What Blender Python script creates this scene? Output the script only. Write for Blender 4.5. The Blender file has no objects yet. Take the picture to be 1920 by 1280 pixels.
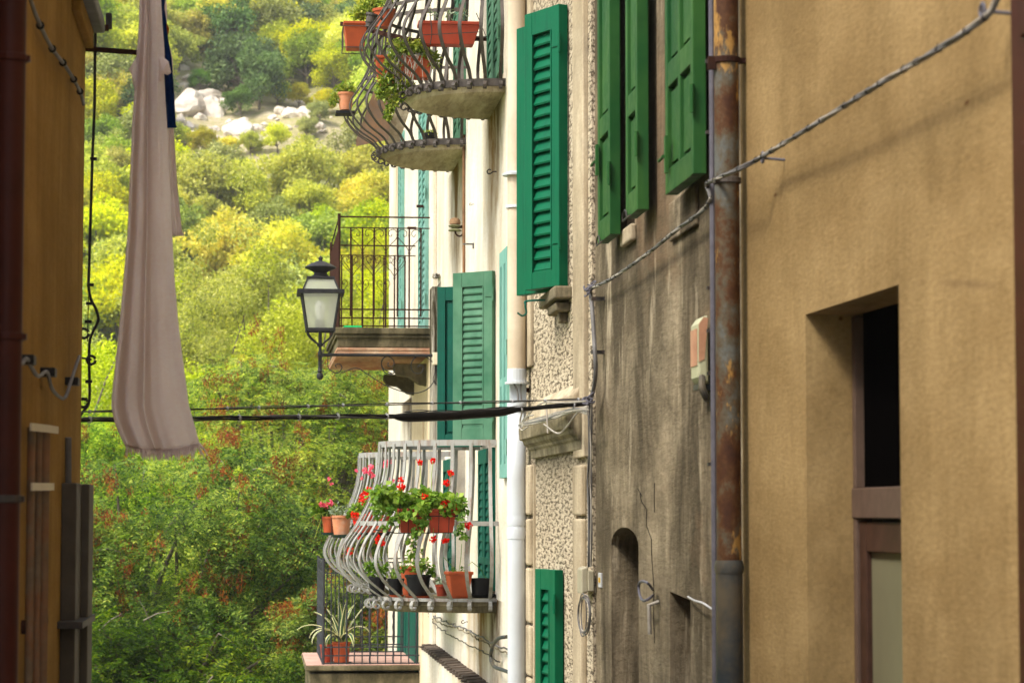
import bpy, bmesh, math, random
import numpy as np
from mathutils import Vector, Matrix
from mathutils.geometry import tessellate_polygon

# ------------------------------------------------------------------ camera, light, exposure
SC = bpy.context.scene
COL = SC.collection
EYE = Vector((0.0, 0.0, 1.6))
F = 4700.0                                   # focal length in photo pixels (1920 wide)
PITCH = math.atan(320 / F)
YAW = math.atan(480 / math.hypot(F, 320))
cam_d = bpy.data.cameras.new("camera")
cam = bpy.data.objects.new("camera", cam_d)
COL.objects.link(cam)
cam.location = EYE
cam.rotation_euler = (math.pi / 2 + PITCH, 0, -YAW)
cam_d.sensor_width = 36
cam_d.lens = 36 * F / 1920
cam_d.clip_end = 3000
cam_d.dof.use_dof = True
cam_d.dof.focus_distance = 14.5
cam_d.dof.aperture_fstop = 7.5
SC.camera = cam

SUN_TRAVEL = Vector((0.95, 0.55, -1.4)).normalized()
w = bpy.data.worlds.new("World")
SC.world = w
w.use_nodes = True
nt = w.node_tree
sky = nt.nodes.new("ShaderNodeTexSky")
sky.sky_type = 'NISHITA'
sky.sun_disc = False
sky.sun_elevation = math.asin(-SUN_TRAVEL.z)
sky.sun_rotation = math.atan2(-SUN_TRAVEL.x, -SUN_TRAVEL.y)
sky.dust_density = 4.0
sky.air_density = 0.8
bg = nt.nodes["Background"]
bg.inputs[1].default_value = 0.15
hsv = nt.nodes.new("ShaderNodeHueSaturation"); hsv.inputs["Saturation"].default_value = .5   # thin bright overcast
nt.links.new(sky.outputs[0], hsv.inputs["Color"]); nt.links.new(hsv.outputs[0], bg.inputs[0])
sl = bpy.data.lights.new("sun", 'SUN')
sl.energy = 1.3
sl.angle = math.radians(10)
sl.color = (1.0, 0.93, 0.80)
so = bpy.data.objects.new("sun", sl)
COL.objects.link(so)
so.rotation_euler = SUN_TRAVEL.to_track_quat('-Z', 'Y').to_euler()
SC.view_settings.view_transform = 'Standard'
SC.view_settings.look = 'None'
SC.view_settings.gamma = 1
SC.view_settings.exposure = 1.4
SC.render.engine = 'CYCLES'
SC.cycles.max_bounces = 8
SC.cycles.transparent_max_bounces = 12

RM = cam.rotation_euler.to_matrix()
def ray(px, py):
    return RM @ Vector(((px - 960) / F, (640 - py) / F, -1.0))
def U(px, py, y):                            # point on the plane Y = y
    r = ray(px, py); return EYE + r * (y / r.y)
def W(px, py, x):                            # point on the plane X = x
    r = ray(px, py); return EYE + r * (x / r.x)
def YX(px, x):                               # depth at which column px meets the plane X = x
    return W(px, 960, x).y
def ZY(py, y, px=960):
    return U(px, py, y).z

rnd = random.Random(7)
rng = np.random.default_rng(11)

# ------------------------------------------------------------------ objects and names
def tag(o, label=None, cat=None, group=None, kind=None):
    if label: o["label"] = label
    if cat: o["category"] = cat
    if group: o["group"] = group
    if kind: o["kind"] = kind
    return o
def empty(name, loc=(0, 0, 0), label=None, cat=None, group=None, kind=None):
    o = bpy.data.objects.new(name, None)
    COL.objects.link(o); o.location = loc; o.empty_display_size = 0.1
    return tag(o, label, cat, group, kind)
def link_mesh(name, me, m, parent=None):
    o = bpy.data.objects.new(name, me)
    COL.objects.link(o)
    if m and not me.materials: me.materials.append(m)
    if parent is not None:
        o.parent = parent
        o.matrix_parent_inverse = Matrix.Identity(4)
        mw = Matrix.Identity(4)
        p = parent
        while p is not None:
            mw = Matrix.Translation(p.location) @ mw if p.rotation_euler.z == 0 else p.matrix_basis @ mw
            p = p.parent
        o.matrix_basis = mw.inverted()
    return o

class MB:
    """collects simple solids; world coordinates unless built under a moved parent (which is undone)."""
    def __init__(s): s.v = []; s.f = []
    def add(s, vs, fs):
        b = len(s.v); s.v += [tuple(v) for v in vs]; s.f += [tuple(b + i for i in f) for f in fs]; return s
    def box(s, x0, x1, y0, y1, z0, z1):
        vs = [(x, y, z) for z in (z0, z1) for y in (y0, y1) for x in (x0, x1)]
        return s.add(vs, [(0, 2, 3, 1), (4, 5, 7, 6), (0, 1, 5, 4), (2, 6, 7, 3), (0, 4, 6, 2), (1, 3, 7, 5)])
    def obox(s, o, a, b, c):                 # corner and three edge vectors
        o, a, b, c = map(Vector, (o, a, b, c))
        vs = [o, o + a, o + b, o + a + b, o + c, o + a + c, o + b + c, o + a + b + c]
        fs = [(0, 2, 3, 1), (4, 5, 7, 6), (0, 1, 5, 4), (2, 6, 7, 3), (0, 4, 6, 2), (1, 3, 7, 5)]
        if a.cross(b).dot(c) < 0: fs = [f[::-1] for f in fs]
        return s.add(vs, fs)
    def tube(s, pts, r, n=8, cap=True, flat=None):
        """round tube, or flat=(width,thick,ref) rectangular bar whose wide side lies along ref x tangent"""
        pts = [Vector(p) for p in pts]; m = len(pts)
        rs = r if isinstance(r, (list, tuple)) else [r] * m
        tang = []
        for i in range(m):
            t = pts[min(i + 1, m - 1)] - pts[max(i - 1, 0)]
            tang.append(t.normalized() if t.length > 1e-9 else Vector((0, 0, 1)))
        ref = Vector(flat[2]) if flat else (Vector((0, 0, 1)) if abs(tang[0].z) < .9 else Vector((1, 0, 0)))
        vs = []; k = 4 if flat else n
        pu = None
        for i in range(m):
            t = tang[i]
            if flat:
                rr = ref(i) if callable(ref) else ref
                u = rr - t * rr.dot(t)
            else:
                u = (pu if pu is not None else ref); u = u - t * u.dot(t)
            if u.length < 1e-6: u = t.orthogonal()
            u.normalize(); pu = u; q = t.cross(u)
            if flat:
                a, b = flat[0] / 2, flat[1] / 2
                for sa, sb in ((1, 1), (-1, 1), (-1, -1), (1, -1)): vs.append(pts[i] + u * a * sa + q * b * sb)
            else:
                for j in range(n):
                    an = 2 * math.pi * j / n
                    vs.append(pts[i] + (u * math.cos(an) + q * math.sin(an)) * rs[i])
        fs = [(i * k + j, i * k + (j + 1) % k, (i + 1) * k + (j + 1) % k, (i + 1) * k + j) for i in range(m - 1) for j in range(k)]
        if cap: fs += [tuple(range(k))[::-1], tuple((m - 1) * k + j for j in range(k))]
        return s.add(vs, fs)
    def lathe(s, c, prof, n=20, axis=(0, 0, 1), sx=1.0):
        """prof: list of (radius, height) along axis from c"""
        c = Vector(c); ax = Vector(axis).normalized()
        u = ax.orthogonal().normalized() if abs(ax.z) < .99 else Vector((1, 0, 0)); q = ax.cross(u)
        vs = []; k = n
        for r, h in prof:
            for j in range(n):
                an = 2 * math.pi * (j + .5) / n
                vs.append(c + ax * h + (u * math.cos(an) * sx + q * math.sin(an)) * max(r, 1e-4))
        fs = [(i * k + j, i * k + (j + 1) % k, (i + 1) * k + (j + 1) % k, (i + 1) * k + j) for i in range(len(prof) - 1) for j in range(k)]
        fs += [tuple(range(k))[::-1], tuple((len(prof) - 1) * k + j for j in range(k))]
        return s.add(vs, fs)
    def prism(s, poly, ext):                 # planar polygon (list of points) swept by vector
        poly = [Vector(p) for p in poly]; e = Vector(ext); n = len(poly)
        nrm = Vector((0, 0, 0))
        for i in range(n): nrm += poly[i].cross(poly[(i + 1) % n])
        if nrm.dot(e) > 0: poly = poly[::-1]
        vs = poly + [p + e for p in poly]
        fs = [tuple(range(n)), tuple(range(2 * n - 1, n - 1, -1))] + [(i, i + n, (i + 1) % n + n, (i + 1) % n) for i in range(n)]
        return s.add(vs, fs)
    def sphere(s, c, r, n=10, m=6, sc=(1, 1, 1)):
        c = Vector(c); prof = []
        vs = [c + Vector((0, 0, -r * sc[2]))]
        for i in range(1, m):
            a = -math.pi / 2 + math.pi * i / m
            for j in range(n):
                b = 2 * math.pi * j / n
                vs.append(c + Vector((math.cos(a) * math.cos(b) * r * sc[0], math.cos(a) * math.sin(b) * r * sc[1], math.sin(a) * r * sc[2])))
        vs.append(c + Vector((0, 0, r * sc[2])))
        fs = [(0, 1 + (j + 1) % n, 1 + j) for j in range(n)]
        for i in range(m - 2):
            for j in range(n):
                a = 1 + i * n + j; b = 1 + i * n + (j + 1) % n
                fs.append((a, b, b + n, a + n))
        L = len(vs) - 1; o = 1 + (m - 2) * n
        fs += [(o + j, o + (j + 1) % n, L) for j in range(n)]
        return s.add(vs, fs)
    def build(s, name, m, parent=None, bevel=0, smooth=False, subsurf=0):
        me = bpy.data.meshes.new(name)
        me.from_pydata(s.v, [], s.f); me.update()
        if smooth: me.polygons.foreach_set("use_smooth", [True] * len(me.polygons))
        o = link_mesh(name, me, m, parent)
        if smooth and not subsurf:
            try: me.set_sharp_from_angle(angle=math.radians(42))
            except Exception: pass
        if bevel:
            b = o.modifiers.new("bevel", 'BEVEL'); b.width = bevel; b.segments = 2; b.limit_method = 'ANGLE'; b.angle_limit = math.radians(40)
        return o

def smooth_path(pts, n=6):
    """Catmull-Rom through the points"""
    P = [Vector(p) for p in pts]; P = [P[0] * 2 - P[1]] + P + [P[-1] * 2 - P[-2]]
    out = []
    for i in range(1, len(P) - 2):
        for k in range(n):
            t = k / n
            out.append(0.5 * ((2 * P[i]) + (P[i + 1] - P[i - 1]) * t + (2 * P[i - 1] - 5 * P[i] + 4 * P[i + 1] - P[i + 2]) * t * t + (3 * P[i] - P[i - 1] - 3 * P[i + 1] + P[i + 2]) * t ** 3))
    out.append(P[-2]); return out

def np_mesh(name, verts, faces, k, m, parent=None, smooth=False):
    """verts (n,3), faces (f,k) numpy"""
    me = bpy.data.meshes.new(name)
    nv, nf = len(verts), len(faces)
    me.vertices.add(nv); me.loops.add(nf * k); me.polygons.add(nf)
    me.vertices.foreach_set("co", np.ascontiguousarray(verts, dtype=np.float32).ravel())
    me.loops.foreach_set("vertex_index", np.ascontiguousarray(faces, dtype=np.int32).ravel())
    me.polygons.foreach_set("loop_start", np.arange(0, nf * k, k, dtype=np.int32))
    me.polygons.foreach_set("loop_total", np.full(nf, k, dtype=np.int32))
    if smooth: me.polygons.foreach_set("use_smooth", np.ones(nf, dtype=bool))
    me.update(calc_edges=True); me.validate()
    return link_mesh(name, me, m, parent)

# ------------------------------------------------------------------ materials
class NT:
    def __init__(s, name):
        s.m = bpy.data.materials.new(name); s.m.use_nodes = True
        s.t = s.m.node_tree; s.t.nodes.clear()
        s.out = s.n("ShaderNodeOutputMaterial")
        s.tc = s.n("ShaderNodeTexCoord"); s.base = None
    def n(s, typ, **kw):
        nd = s.t.nodes.new(typ)
        for k, v in kw.items(): setattr(nd, k, v)
        return nd
    def l(s, a, b): s.t.links.new(a, b)
    def put(s, sock, v):
        if hasattr(v, "is_output") or isinstance(v, bpy.types.NodeSocket): s.l(v, sock)
        else: sock.default_value = v if not (isinstance(v, tuple) and len(v) == 3 and sock.type == 'RGBA') else (*v, 1)
    def coord(s, scale=(1, 1, 1), loc=(0, 0, 0), src="Object"):
        mp = s.n("ShaderNodeMapping"); s.l(s.base if s.base is not None else s.tc.outputs[src], mp.inputs[0])
        mp.inputs["Scale"].default_value = scale; mp.inputs["Location"].default_value = loc
        return mp.outputs[0]
    def noise(s, scale, detail=4, rough=.6, co=None, dist=0):
        nd = s.n("ShaderNodeTexNoise"); nd.inputs["Scale"].default_value = scale
        nd.inputs["Detail"].default_value = detail; nd.inputs["Roughness"].default_value = rough
        nd.inputs["Distortion"].default_value = dist
        s.l(co if co is not None else s.coord(), nd.inputs["Vector"]); return nd.outputs["Fac"]
    def voro(s, scale, co=None, feature='F1', out="Distance"):
        nd = s.n("ShaderNodeTexVoronoi", feature=feature); nd.inputs["Scale"].default_value = scale
        s.l(co if co is not None else s.coord(), nd.inputs["Vector"]); return nd.outputs[out]
    def ramp(s, fac, stops, interp='LINEAR'):
        r = s.n("ShaderNodeValToRGB"); r.color_ramp.interpolation = interp
        e = r.color_ramp.elements
        while len(e) < len(stops): e.new(0.5)
        for el, (p, c) in zip(e, stops):
            el.position = p; el.color = (*c, 1) if isinstance(c, tuple) else (c, c, c, 1)
        s.l(fac, r.inputs[0]); return r.outputs[0]
    def mix(s, fac, a, b, mode='MIX'):
        nd = s.n("ShaderNodeMix", data_type='RGBA', blend_type=mode)
        s.put(nd.inputs[0], fac); s.put(nd.inputs[6], a); s.put(nd.inputs[7], b); return nd.outputs[2]
    def math(s, op, a, b=0.0, clamp=False):
        nd = s.n("ShaderNodeMath", operation=op); nd.use_clamp = clamp
        s.put(nd.inputs[0], a); s.put(nd.inputs[1], b); return nd.outputs[0]
    def xyz(s):
        sp = s.n("ShaderNodeSeparateXYZ"); s.l(s.tc.outputs["Object"], sp.inputs[0]); return sp.outputs
    def maprange(s, v, a, b, c=0.0, d=1.0):
        nd = s.n("ShaderNodeMapRange"); s.put(nd.inputs[0], v)
        for i, x in enumerate((a, b, c, d)): nd.inputs[i + 1].default_value = x
        return nd.outputs[0]
    def bump(s, h, strength=.4, dist=.01, normal=None):
        b = s.n("ShaderNodeBump"); b.inputs["Strength"].default_value = strength; b.inputs["Distance"].default_value = dist
        s.l(h, b.inputs["Height"])
        if normal is not None: s.l(normal, b.inputs["Normal"])
        return b.outputs[0]
    def bsdf(s, color, rough=.7, metal=0.0, normal=None, spec=.4, **kw):
        p = s.n("ShaderNodeBsdfPrincipled")
        s.put(p.inputs["Base Color"], color); s.put(p.inputs["Roughness"], rough); s.put(p.inputs["Metallic"], metal)
        p.inputs["Specular IOR Level"].default_value = spec
        for k, v in kw.items(): s.put(p.inputs[k.replace("_", " ")], v)
        if normal is not None: s.l(normal, p.inputs["Normal"])
        s.l(p.outputs[0], s.out.inputs[0]); return p

def srgb(r, g, b):
    f = lambda c: (c / 255 / 12.92) if c <= 10 else ((c / 255 + .055) / 1.055) ** 2.4
    return (f(r), f(g), f(b))

def m_plaster(name, a, b, dark, streak=.5, patch=.4, grain=.5, fine=60, pits=None, peel=None, extra=None, vert=(9, 9, .7), streak_lo=.5, ysc=.16, bmp=.5):
    k = NT(name)
    if ysc != 1:                             # the wall grain runs longer along the wall than up it
        mp0 = k.n("ShaderNodeMapping"); k.l(k.tc.outputs["Object"], mp0.inputs[0]); mp0.inputs["Scale"].default_value = (1, ysc, 1)
        k.base = mp0.outputs[0]
    n1 = k.noise(1.1, 5, .6); n2 = k.noise(4.5, 5, .65)
    c = k.mix(k.ramp(n2, [(.35, 0.), (.65, 1.)]), a, b)
    st = k.noise(1.0, 7, .68, k.coord(vert), dist=.6)
    st2 = k.noise(1.0, 5, .6, k.coord((vert[0] * 4, vert[1] * 4, vert[2] * 3.5), (3, 1, 2)))
    sf = k.math('MULTIPLY', k.ramp(st, [(streak_lo - .1, 0.), (streak_lo + .18, 1.)]), streak)
    c = k.mix(sf, c, dark)
    c = k.mix(k.math('MULTIPLY', k.ramp(st2, [(.5, 0.), (.75, 1.)]), streak * .6), c, dark)
    c = k.mix(k.math('MULTIPLY', k.ramp(n1, [(.45, 0.), (.7, 1.)]), patch), c, dark)
    if peel is not None:
        pf = k.ramp(k.noise(1.6, 7, .7, k.coord((1.4, 1.4, .8), (7, 2, 5))), [(.60, 0.), (.64, 1.)])
        c = k.mix(k.math('MULTIPLY', pf, .85), c, peel)
    gn = k.noise(fine, 4, .75)
    c = k.mix(grain, c, k.ramp(gn, [(.3, .35), (.7, .65)]), 'OVERLAY')
    if pits is not None:
        f = k.ramp(k.noise(pits[0], 3, .75), [(pits[3] if len(pits) > 3 else .40, 1.), (.54, 0.)])
        c = k.mix(k.math('MULTIPLY', f, pits[2]), c, pits[1])
    if extra: c = extra(k, c)
    h = k.math('ADD', k.math('MULTIPLY', gn, .5), k.math('MULTIPLY', n2, 1.2))
    if pits is not None: h = k.math('SUBTRACT', h, f)
    k.bsdf(c, 1.0, normal=k.bump(h, bmp, .004), spec=.02)
    return k.m

def m_paint(name, col, dirt=(.03, .03, .02), amt=.25, rough=.42, chip=None, var=.12, scale=14, fade=None):
    k = NT(name)
    n = k.noise(scale, 5, .6); st = k.noise(1., 5, .6, k.coord((22, 22, 2.5)))
    c = k.mix(k.ramp(n, [(.3, 0.), (.7, 1.)]), tuple(x * (1 - var) for x in col), tuple(min(1, x * (1 + var)) for x in col))
    if fade is not None:
        c = k.mix(k.math('MULTIPLY', k.ramp(k.noise(3, 4, .6), [(.35, 0.), (.7, 1.)]), .6), c, fade)
    c = k.mix(k.math('MULTIPLY', k.ramp(st, [(.52, 0.), (.75, 1.)]), amt), c, dirt)
    if chip is not None:
        cf = k.ramp(k.noise(38, 6, .7), [(.64, 0.), (.67, 1.)])
        c = k.mix(cf, c, chip)
    k.bsdf(c, k.maprange(n, .3, .7, rough, rough + .2), normal=k.bump(k.noise(90, 3, .6), .12, .002), spec=.12)
    return k.m

def m_plain(name, col, rough=.7, metal=0., var=.2, scale=20, bump=.2, spec=.12, dark=None, amt=.5):
    k = NT(name); n = k.noise(scale, 5, .65)
    c = k.mix(k.ramp(n, [(.3, 0.), (.7, 1.)]), tuple(x * (1 - var) for x in col), tuple(min(1, x * (1 + var)) for x in col))
    if dark is not None:
        c = k.mix(k.math('MULTIPLY', k.ramp(k.noise(scale * .35, 6, .7), [(.45, 0.), (.62, 1.)]), amt), c, dark)
    k.bsdf(c, rough, metal, normal=k.bump(n, bump, .003), spec=spec)
    return k.m

def m_leaf(name, cols, trans=.45, rough=.5, scale=.5, hue=.0, objvar=True):
    """leaf colours from a list; each leaf its own shade, clumps drifting between the tones"""
    k = NT(name)
    g = k.n("ShaderNodeNewGeometry"); oi = k.n("ShaderNodeObjectInfo")
    r = g.outputs["Random Per Island"]
    n = k.noise(scale, 3, .6)
    f = k.math('ADD', k.math('MULTIPLY', r, .55), k.math('MULTIPLY', k.math('SUBTRACT', n, .25), .9), True)
    stops = [((i + .5) / len(cols), c) for i, c in enumerate(cols)]
    c = k.ramp(f, stops)
    if objvar:
        hs = k.n("ShaderNodeHueSaturation")
        k.put(hs.inputs["Hue"], k.maprange(oi.outputs["Random"], 0, 1, .5 - hue, .5 + hue))
        k.put(hs.inputs["Value"], k.maprange(k.math('FRACT', k.math('MULTIPLY', oi.outputs["Random"], 7.31)), 0, 1, .72, 1.2))
        k.put(hs.inputs["Saturation"], k.maprange(k.math('FRACT', k.math('MULTIPLY', oi.outputs["Random"], 3.7)), 0, 1, .75, 1.1))
        k.l(c, hs.inputs["Color"]); c = hs.outputs[0]
    p = k.n("ShaderNodeBsdfPrincipled"); k.put(p.inputs["Base Color"], c); p.inputs["Roughness"].default_value = rough
    p.inputs["Specular IOR Level"].default_value = .12
    t = k.n("ShaderNodeBsdfTranslucent")
    tcol = k.mix(1.0, c, (1.25, 1.3, .5), 'MULTIPLY'); k.l(tcol, t.inputs[0])
    mx = k.n("ShaderNodeMixShader"); mx.inputs[0].default_value = trans
    k.l(p.outputs[0], mx.inputs[1]); k.l(t.outputs[0], mx.inputs[2]); k.l(mx.outputs[0], k.out.inputs[0])
    return k.m

# ------------------------------------------------------------------ palette
M = {}
def pal():
    def ochre_extra(k, c):
        x, y, z = k.xyz()
        # long pale run-marks and a few rust dots
        v = k.voro(7.0, k.coord((1, 1, 1), (3, 4, 5)))
        c = k.mix(k.math('MULTIPLY', k.ramp(v, [(.035, 1.), (.05, 0.)]), .7), c, (.10, .04, .015))
        crack = k.voro(1.3, k.coord((1, 1, .55), (.3, .2, .1)), 'DISTANCE_TO_EDGE')
        return k.mix(k.math('MULTIPLY', k.math('MULTIPLY', k.ramp(crack, [(.002, 1.), (.007, 0.)]), k.ramp(k.noise(2.5), [(.5, 0.), (.6, 1.)])), .6), c, (.16, .10, .05))
    M['ochre'] = m_plaster('ochre_plaster', (.36, .25, .115), (.285, .19, .082), (.16, .105, .043), .55, .7, .6, 90, extra=ochre_extra, vert=(5, 8, 1.1), ysc=.3, bmp=.8)
    M['ochre_left'] = m_plaster('brown_ochre_plaster', (.40, .245, .075), (.33, .19, .05), (.17, .10, .03), .6, .4, .3, 80, vert=(5, 9, .5), ysc=.2)
    def grey_extra(k, c):
        st = k.noise(1., 6, .7, k.coord((14, 16, 1.2), (2, 9, 4)))
        c = k.mix(k.math('MULTIPLY', k.ramp(st, [(.56, 0.), (.66, 1.)]), .6), c, (.50, .42, .29))
        st3 = k.noise(1., 7, .75, k.coord((40, 46, 3.6), (8, 3, 1)))
        c = k.mix(k.math('MULTIPLY', k.ramp(st3, [(.58, 0.), (.70, 1.)]), .5), c, (.07, .055, .035))
        return k.mix(k.math('MULTIPLY', k.ramp(k.noise(2.1, 6, .7, k.coord((1, 1, .4), (5, 5, 5))), [(.55, 0.), (.75, 1.)]), .35), c, (.42, .23, .12))
    M['grey'] = m_plaster('weathered_grey_brown_plaster', (.38, .31, .205), (.23, .18, .115), (.065, .052, .034), .95, .8, .7, 80, extra=grey_extra, vert=(8, 9, .9), streak_lo=.42, pits=(38, (.10, .08, .05), .22, .36), ysc=.2, bmp=.3)
    def white_extra(k, c):
        x, y, z = k.xyz()
        def stain(c, y0, w_, z0, ln, col, amt):
            a = k.maprange(k.math('ABSOLUTE', k.math('SUBTRACT', y, y0)), w_, w_ * .25)
            b = k.math('MULTIPLY', k.maprange(z, z0 - ln, z0), k.math('LESS_THAN', z, z0 + .02))
            n = k.ramp(k.noise(1., 6, .7, k.coord((16, 16, 1.2))), [(.35, .25), (.6, 1.)])
            return k.mix(k.math('MULTIPLY', k.math('MULTIPLY', k.math('MULTIPLY', a, b), n), amt, True), c, col)
        for q in ((16.9, .9, 4.35, 1.7, (.17, .095, .03), 1.4), (20.1, 1.0, 4.4, 1.5, (.14, .085, .03), 1.5), (16.6, .35, 4.36, .5, (.05, .035, .015), 1.3),
                  (22.5, .75, 3.6, 2.0, (.045, .038, .022), 1.9), (17.9, .9, 1.0, 1.3, (.20, .12, .04), 1.4), (16.75, .6, 1.0, 1.3, (.09, .055, .025), 1.6),
                  (26.0, 1.6, 2.75, .8, (.08, .06, .035), 1.4), (15.3, .5, 4.0, 2.6, (.35, .26, .13), .9), (28.8, 1.0, 6.0, 3.5, (.35, .27, .15), .9),
                  (21.6, .16, 7.5, 6.5, (.50, .36, .18), .9), (18.9, .3, .9, 1.8, (.4, .3, .17), .8)):
            c = stain(c, *q)
        return c
    M['white'] = m_plaster('old_white_plaster', (.69, .655, .565), (.64, .59, .48), (.42, .33, .21), .55, .28, .35, 50, peel=(.62, .53, .40), extra=white_extra, vert=(7, 7, .5))
    M['stucco'] = m_plaster('beige_stone_render', (.52, .44, .31), (.44, .36, .24), (.16, .125, .08), .75, .5, .5, 110, vert=(10, 10, .8))
    def peb(k, c):
        x, y, z = k.xyz()
        f = k.math('MULTIPLY', k.math('MULTIPLY', k.maprange(z, 1.45, 2.0), k.math('LESS_THAN', z, 2.05)), k.ramp(k.noise(1, 5, .7, k.coord((14, 14, 1.2))), [(.35, .3), (.6, 1.)]))
        return k.mix(k.math('MULTIPLY', f, .8), c, (.09, .075, .05))
    M['pebble'] = m_plaster('pebbledash_render', (.56, .48, .35), (.48, .40, .28), (.30, .24, .16), .35, .3, .5, 160, pits=(64, (.06, .045, .03), .9, .42), extra=peb)
    M['stone_dark'] = m_plaster('mossy_old_stone', (.34, .29, .19), (.25, .21, .13), (.06, .052, .035), .9, .6, .6, 60, vert=(14, 14, 2))
    M['concrete_slab'] = m_plaster('stained_slab_render', (.62, .54, .40), (.50, .41, .27), (.13, .10, .055), .5, .75, .4, 40, pits=(16, (.12, .08, .05), .45, .34), vert=(3, 2, 3))
    M['moss_slab'] = m_plaster('mossy_slab_edge', (.22, .185, .11), (.12, .10, .06), (.035, .032, .018), .9, .8, .5, 40, vert=(7, 7, 3))
    M['brick_edge'] = m_plaster('worn_brick_course', (.42, .18, .10), (.55, .40, .27), (.12, .06, .035), .5, .6, .5, 30, vert=(3, 3, 12))
    M['green_bright'] = m_paint('fresh_green_paint', (.0006, .092, .040), (.0, .025, .012), .4, .42, var=.06, scale=6)
    M['green_sage'] = m_paint('faded_sage_green_paint', (.03, .108, .06), (.03, .08, .05), .30, .6, chip=None, fade=(.13, .25, .16))
    M['green_teal'] = m_paint('faded_teal_paint', (.13, .30, .25), (.04, .10, .08), .3, .6, fade=(.22, .38, .32))
    M['green_dark'] = m_paint('dark_and_shaded_green_paint', (.004, .075, .05), (.01, .04, .03), .3, .5)  # dark green leaves; also painted shade on the edge-on leaf
    M['green_grass'] = m_paint('leaf_green_paint', (.010, .064, .014), (.005, .06, .03), .3, .42, fade=(.045, .125, .025), var=.1)
    M['iron'] = m_paint('old_black_iron', (.05, .045, .042), (.14, .07, .035), .6, .45, var=.3, scale=30)
    M['iron_grey'] = m_paint('bare_grey_iron', (.07, .06, .052), (.06, .035, .02), .5, .42, var=.3, scale=25)
    M['rust_iron'] = m_paint('rusty_brown_iron', (.035, .014, .009), (.02, .012, .008), .6, .8, var=.4, scale=30)
    M['lamp_metal'] = m_paint('dark_grey_lamp_paint', (.022, .022, .024), (.05, .045, .04), .3, .4, var=.1)
    M['slate_iron'] = m_paint('slate_grey_iron', (.035, .037, .042), (.03, .03, .03), .4, .45, var=.15)
    M['white_iron'] = m_paint('white_painted_rusting_iron', (.28, .28, .26), (.16, .07, .03), .95, .5, chip=(.22, .09, .045), var=.1, scale=20)
    M['pvc_white'] = m_plain('pale_downpipe_plastic', (.50, .54, .57), .38, var=.05, scale=5, bump=.05, dark=(.42, .42, .40), amt=.25)
    M['pvc_beige'] = m_plain('beige_painted_downpipe', (.55, .47, .35), .55, var=.1, scale=5, bump=.05, dark=(.33, .24, .15), amt=.35)
    k = NT('rusted_zinc_pipe')
    n = k.noise(5.5, 7, .72, k.coord((1, 1, .75))); n2 = k.noise(11, 6, .7, k.coord((1, 1, .35), (3, 3, 3))); n3 = k.noise(60, 4, .7)
    c = k.ramp(n, [(.36, (.10, .105, .095)), (.43, (.085, .07, .045)), (.50, (.075, .032, .010)), (.57, (.05, .017, .006)), (.66, (.022, .009, .006))])
    c = k.mix(k.math('MULTIPLY', k.ramp(n2, [(.57, 0.), (.61, 1.)]), .8), c, (.36, .20, .05))
    c = k.mix(.5, c, k.ramp(n3, [(.3, .3), (.7, .7)]), 'OVERLAY')
    k.bsdf(c, .75, normal=k.bump(n, .5, .006), spec=.25); M['rust_pipe'] = k.m
    M['pipe_slate'] = m_plain('slate_grey_pipe', (.035, .042, .046), .5, var=.2, scale=8, dark=(.30, .20, .07), amt=.22)
    M['pipe_brown'] = m_plain('dark_red_brown_pipe', (.05, .012, .008), .45, var=.2, scale=8, bump=.1)
    M['wood_dark'] = m_plain('dark_brown_wood', (.05, .024, .016), .55, var=.3, scale=16)
    M['wood_grey'] = m_plain('greyish_brown_wood', (.105, .068, .05), .6, var=.2, scale=16)
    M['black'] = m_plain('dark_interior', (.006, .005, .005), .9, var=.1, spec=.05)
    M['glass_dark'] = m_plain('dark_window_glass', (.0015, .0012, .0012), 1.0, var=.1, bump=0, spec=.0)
    M['olive_pane'] = m_plain('dull_olive_panel', (.16, .15, .09), .45, var=.12, scale=3, bump=.05)
    M['terracotta'] = m_plain('terracotta_plastic', (.42, .085, .03), .55, var=.15, scale=8, dark=(.22, .06, .03), amt=.35)
    M['clay'] = m_plain('pale_clay_pot', (.50, .20, .10), .8, var=.2, scale=10, dark=(.50, .38, .28), amt=.6)
    M['red_box'] = m_plain('brick_red_planter', (.36, .055, .028), .5, var=.15, scale=7, dark=(.18, .05, .03), amt=.35)
    M['black_pot'] = m_plain('black_plastic', (.012, .012, .013), .45, var=.2)
    M['green_saucer'] = m_plain('dark_green_plastic', (.03, .06, .05), .5)
    M['soil'] = m_plain('potting_soil', (.03, .02, .012), .95, var=.4, scale=60, bump=1)
    M['cable_white'] = m_plain('dirty_white_cable', (.36, .33, .28), .6, var=.15, dark=(.12, .10, .08), amt=.5)
    M['cable_grey'] = m_plain('grey_cable', (.15, .145, .14), .55, var=.2, scale=8, dark=(.06, .05, .045), amt=.5)
    M['cable_black'] = m_plain('black_cable', (.022, .02, .019), .45, var=.2)
    M['cable_lilac'] = m_plain('grey_lilac_wire', (.11, .105, .125), .5)
    M['tie_white'] = m_plain('white_cable_tie', (.5, .5, .5), .5)
    M['box_beige'] = m_plain('beige_grey_plastic_box', (.34, .31, .22), .55, var=.06, dark=(.2, .17, .12), amt=.3)
    M['cream'] = m_plain('cream_plastic', (.62, .55, .40), .5, var=.06)
    M['peach'] = m_plain('faded_peach_paper', (.42, .22, .13), .8, var=.2, scale=12, dark=(.6, .4, .25), amt=.5)
    M['olive_box'] = m_plain('pale_olive_enamel', (.42, .42, .27), .5, var=.08)
    M['door_cream'] = m_plaster('cream_painted_wood', (.70, .58, .40), (.62, .50, .34), (.4, .28, .17), .3, .3, .2, 30)
pal()

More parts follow.
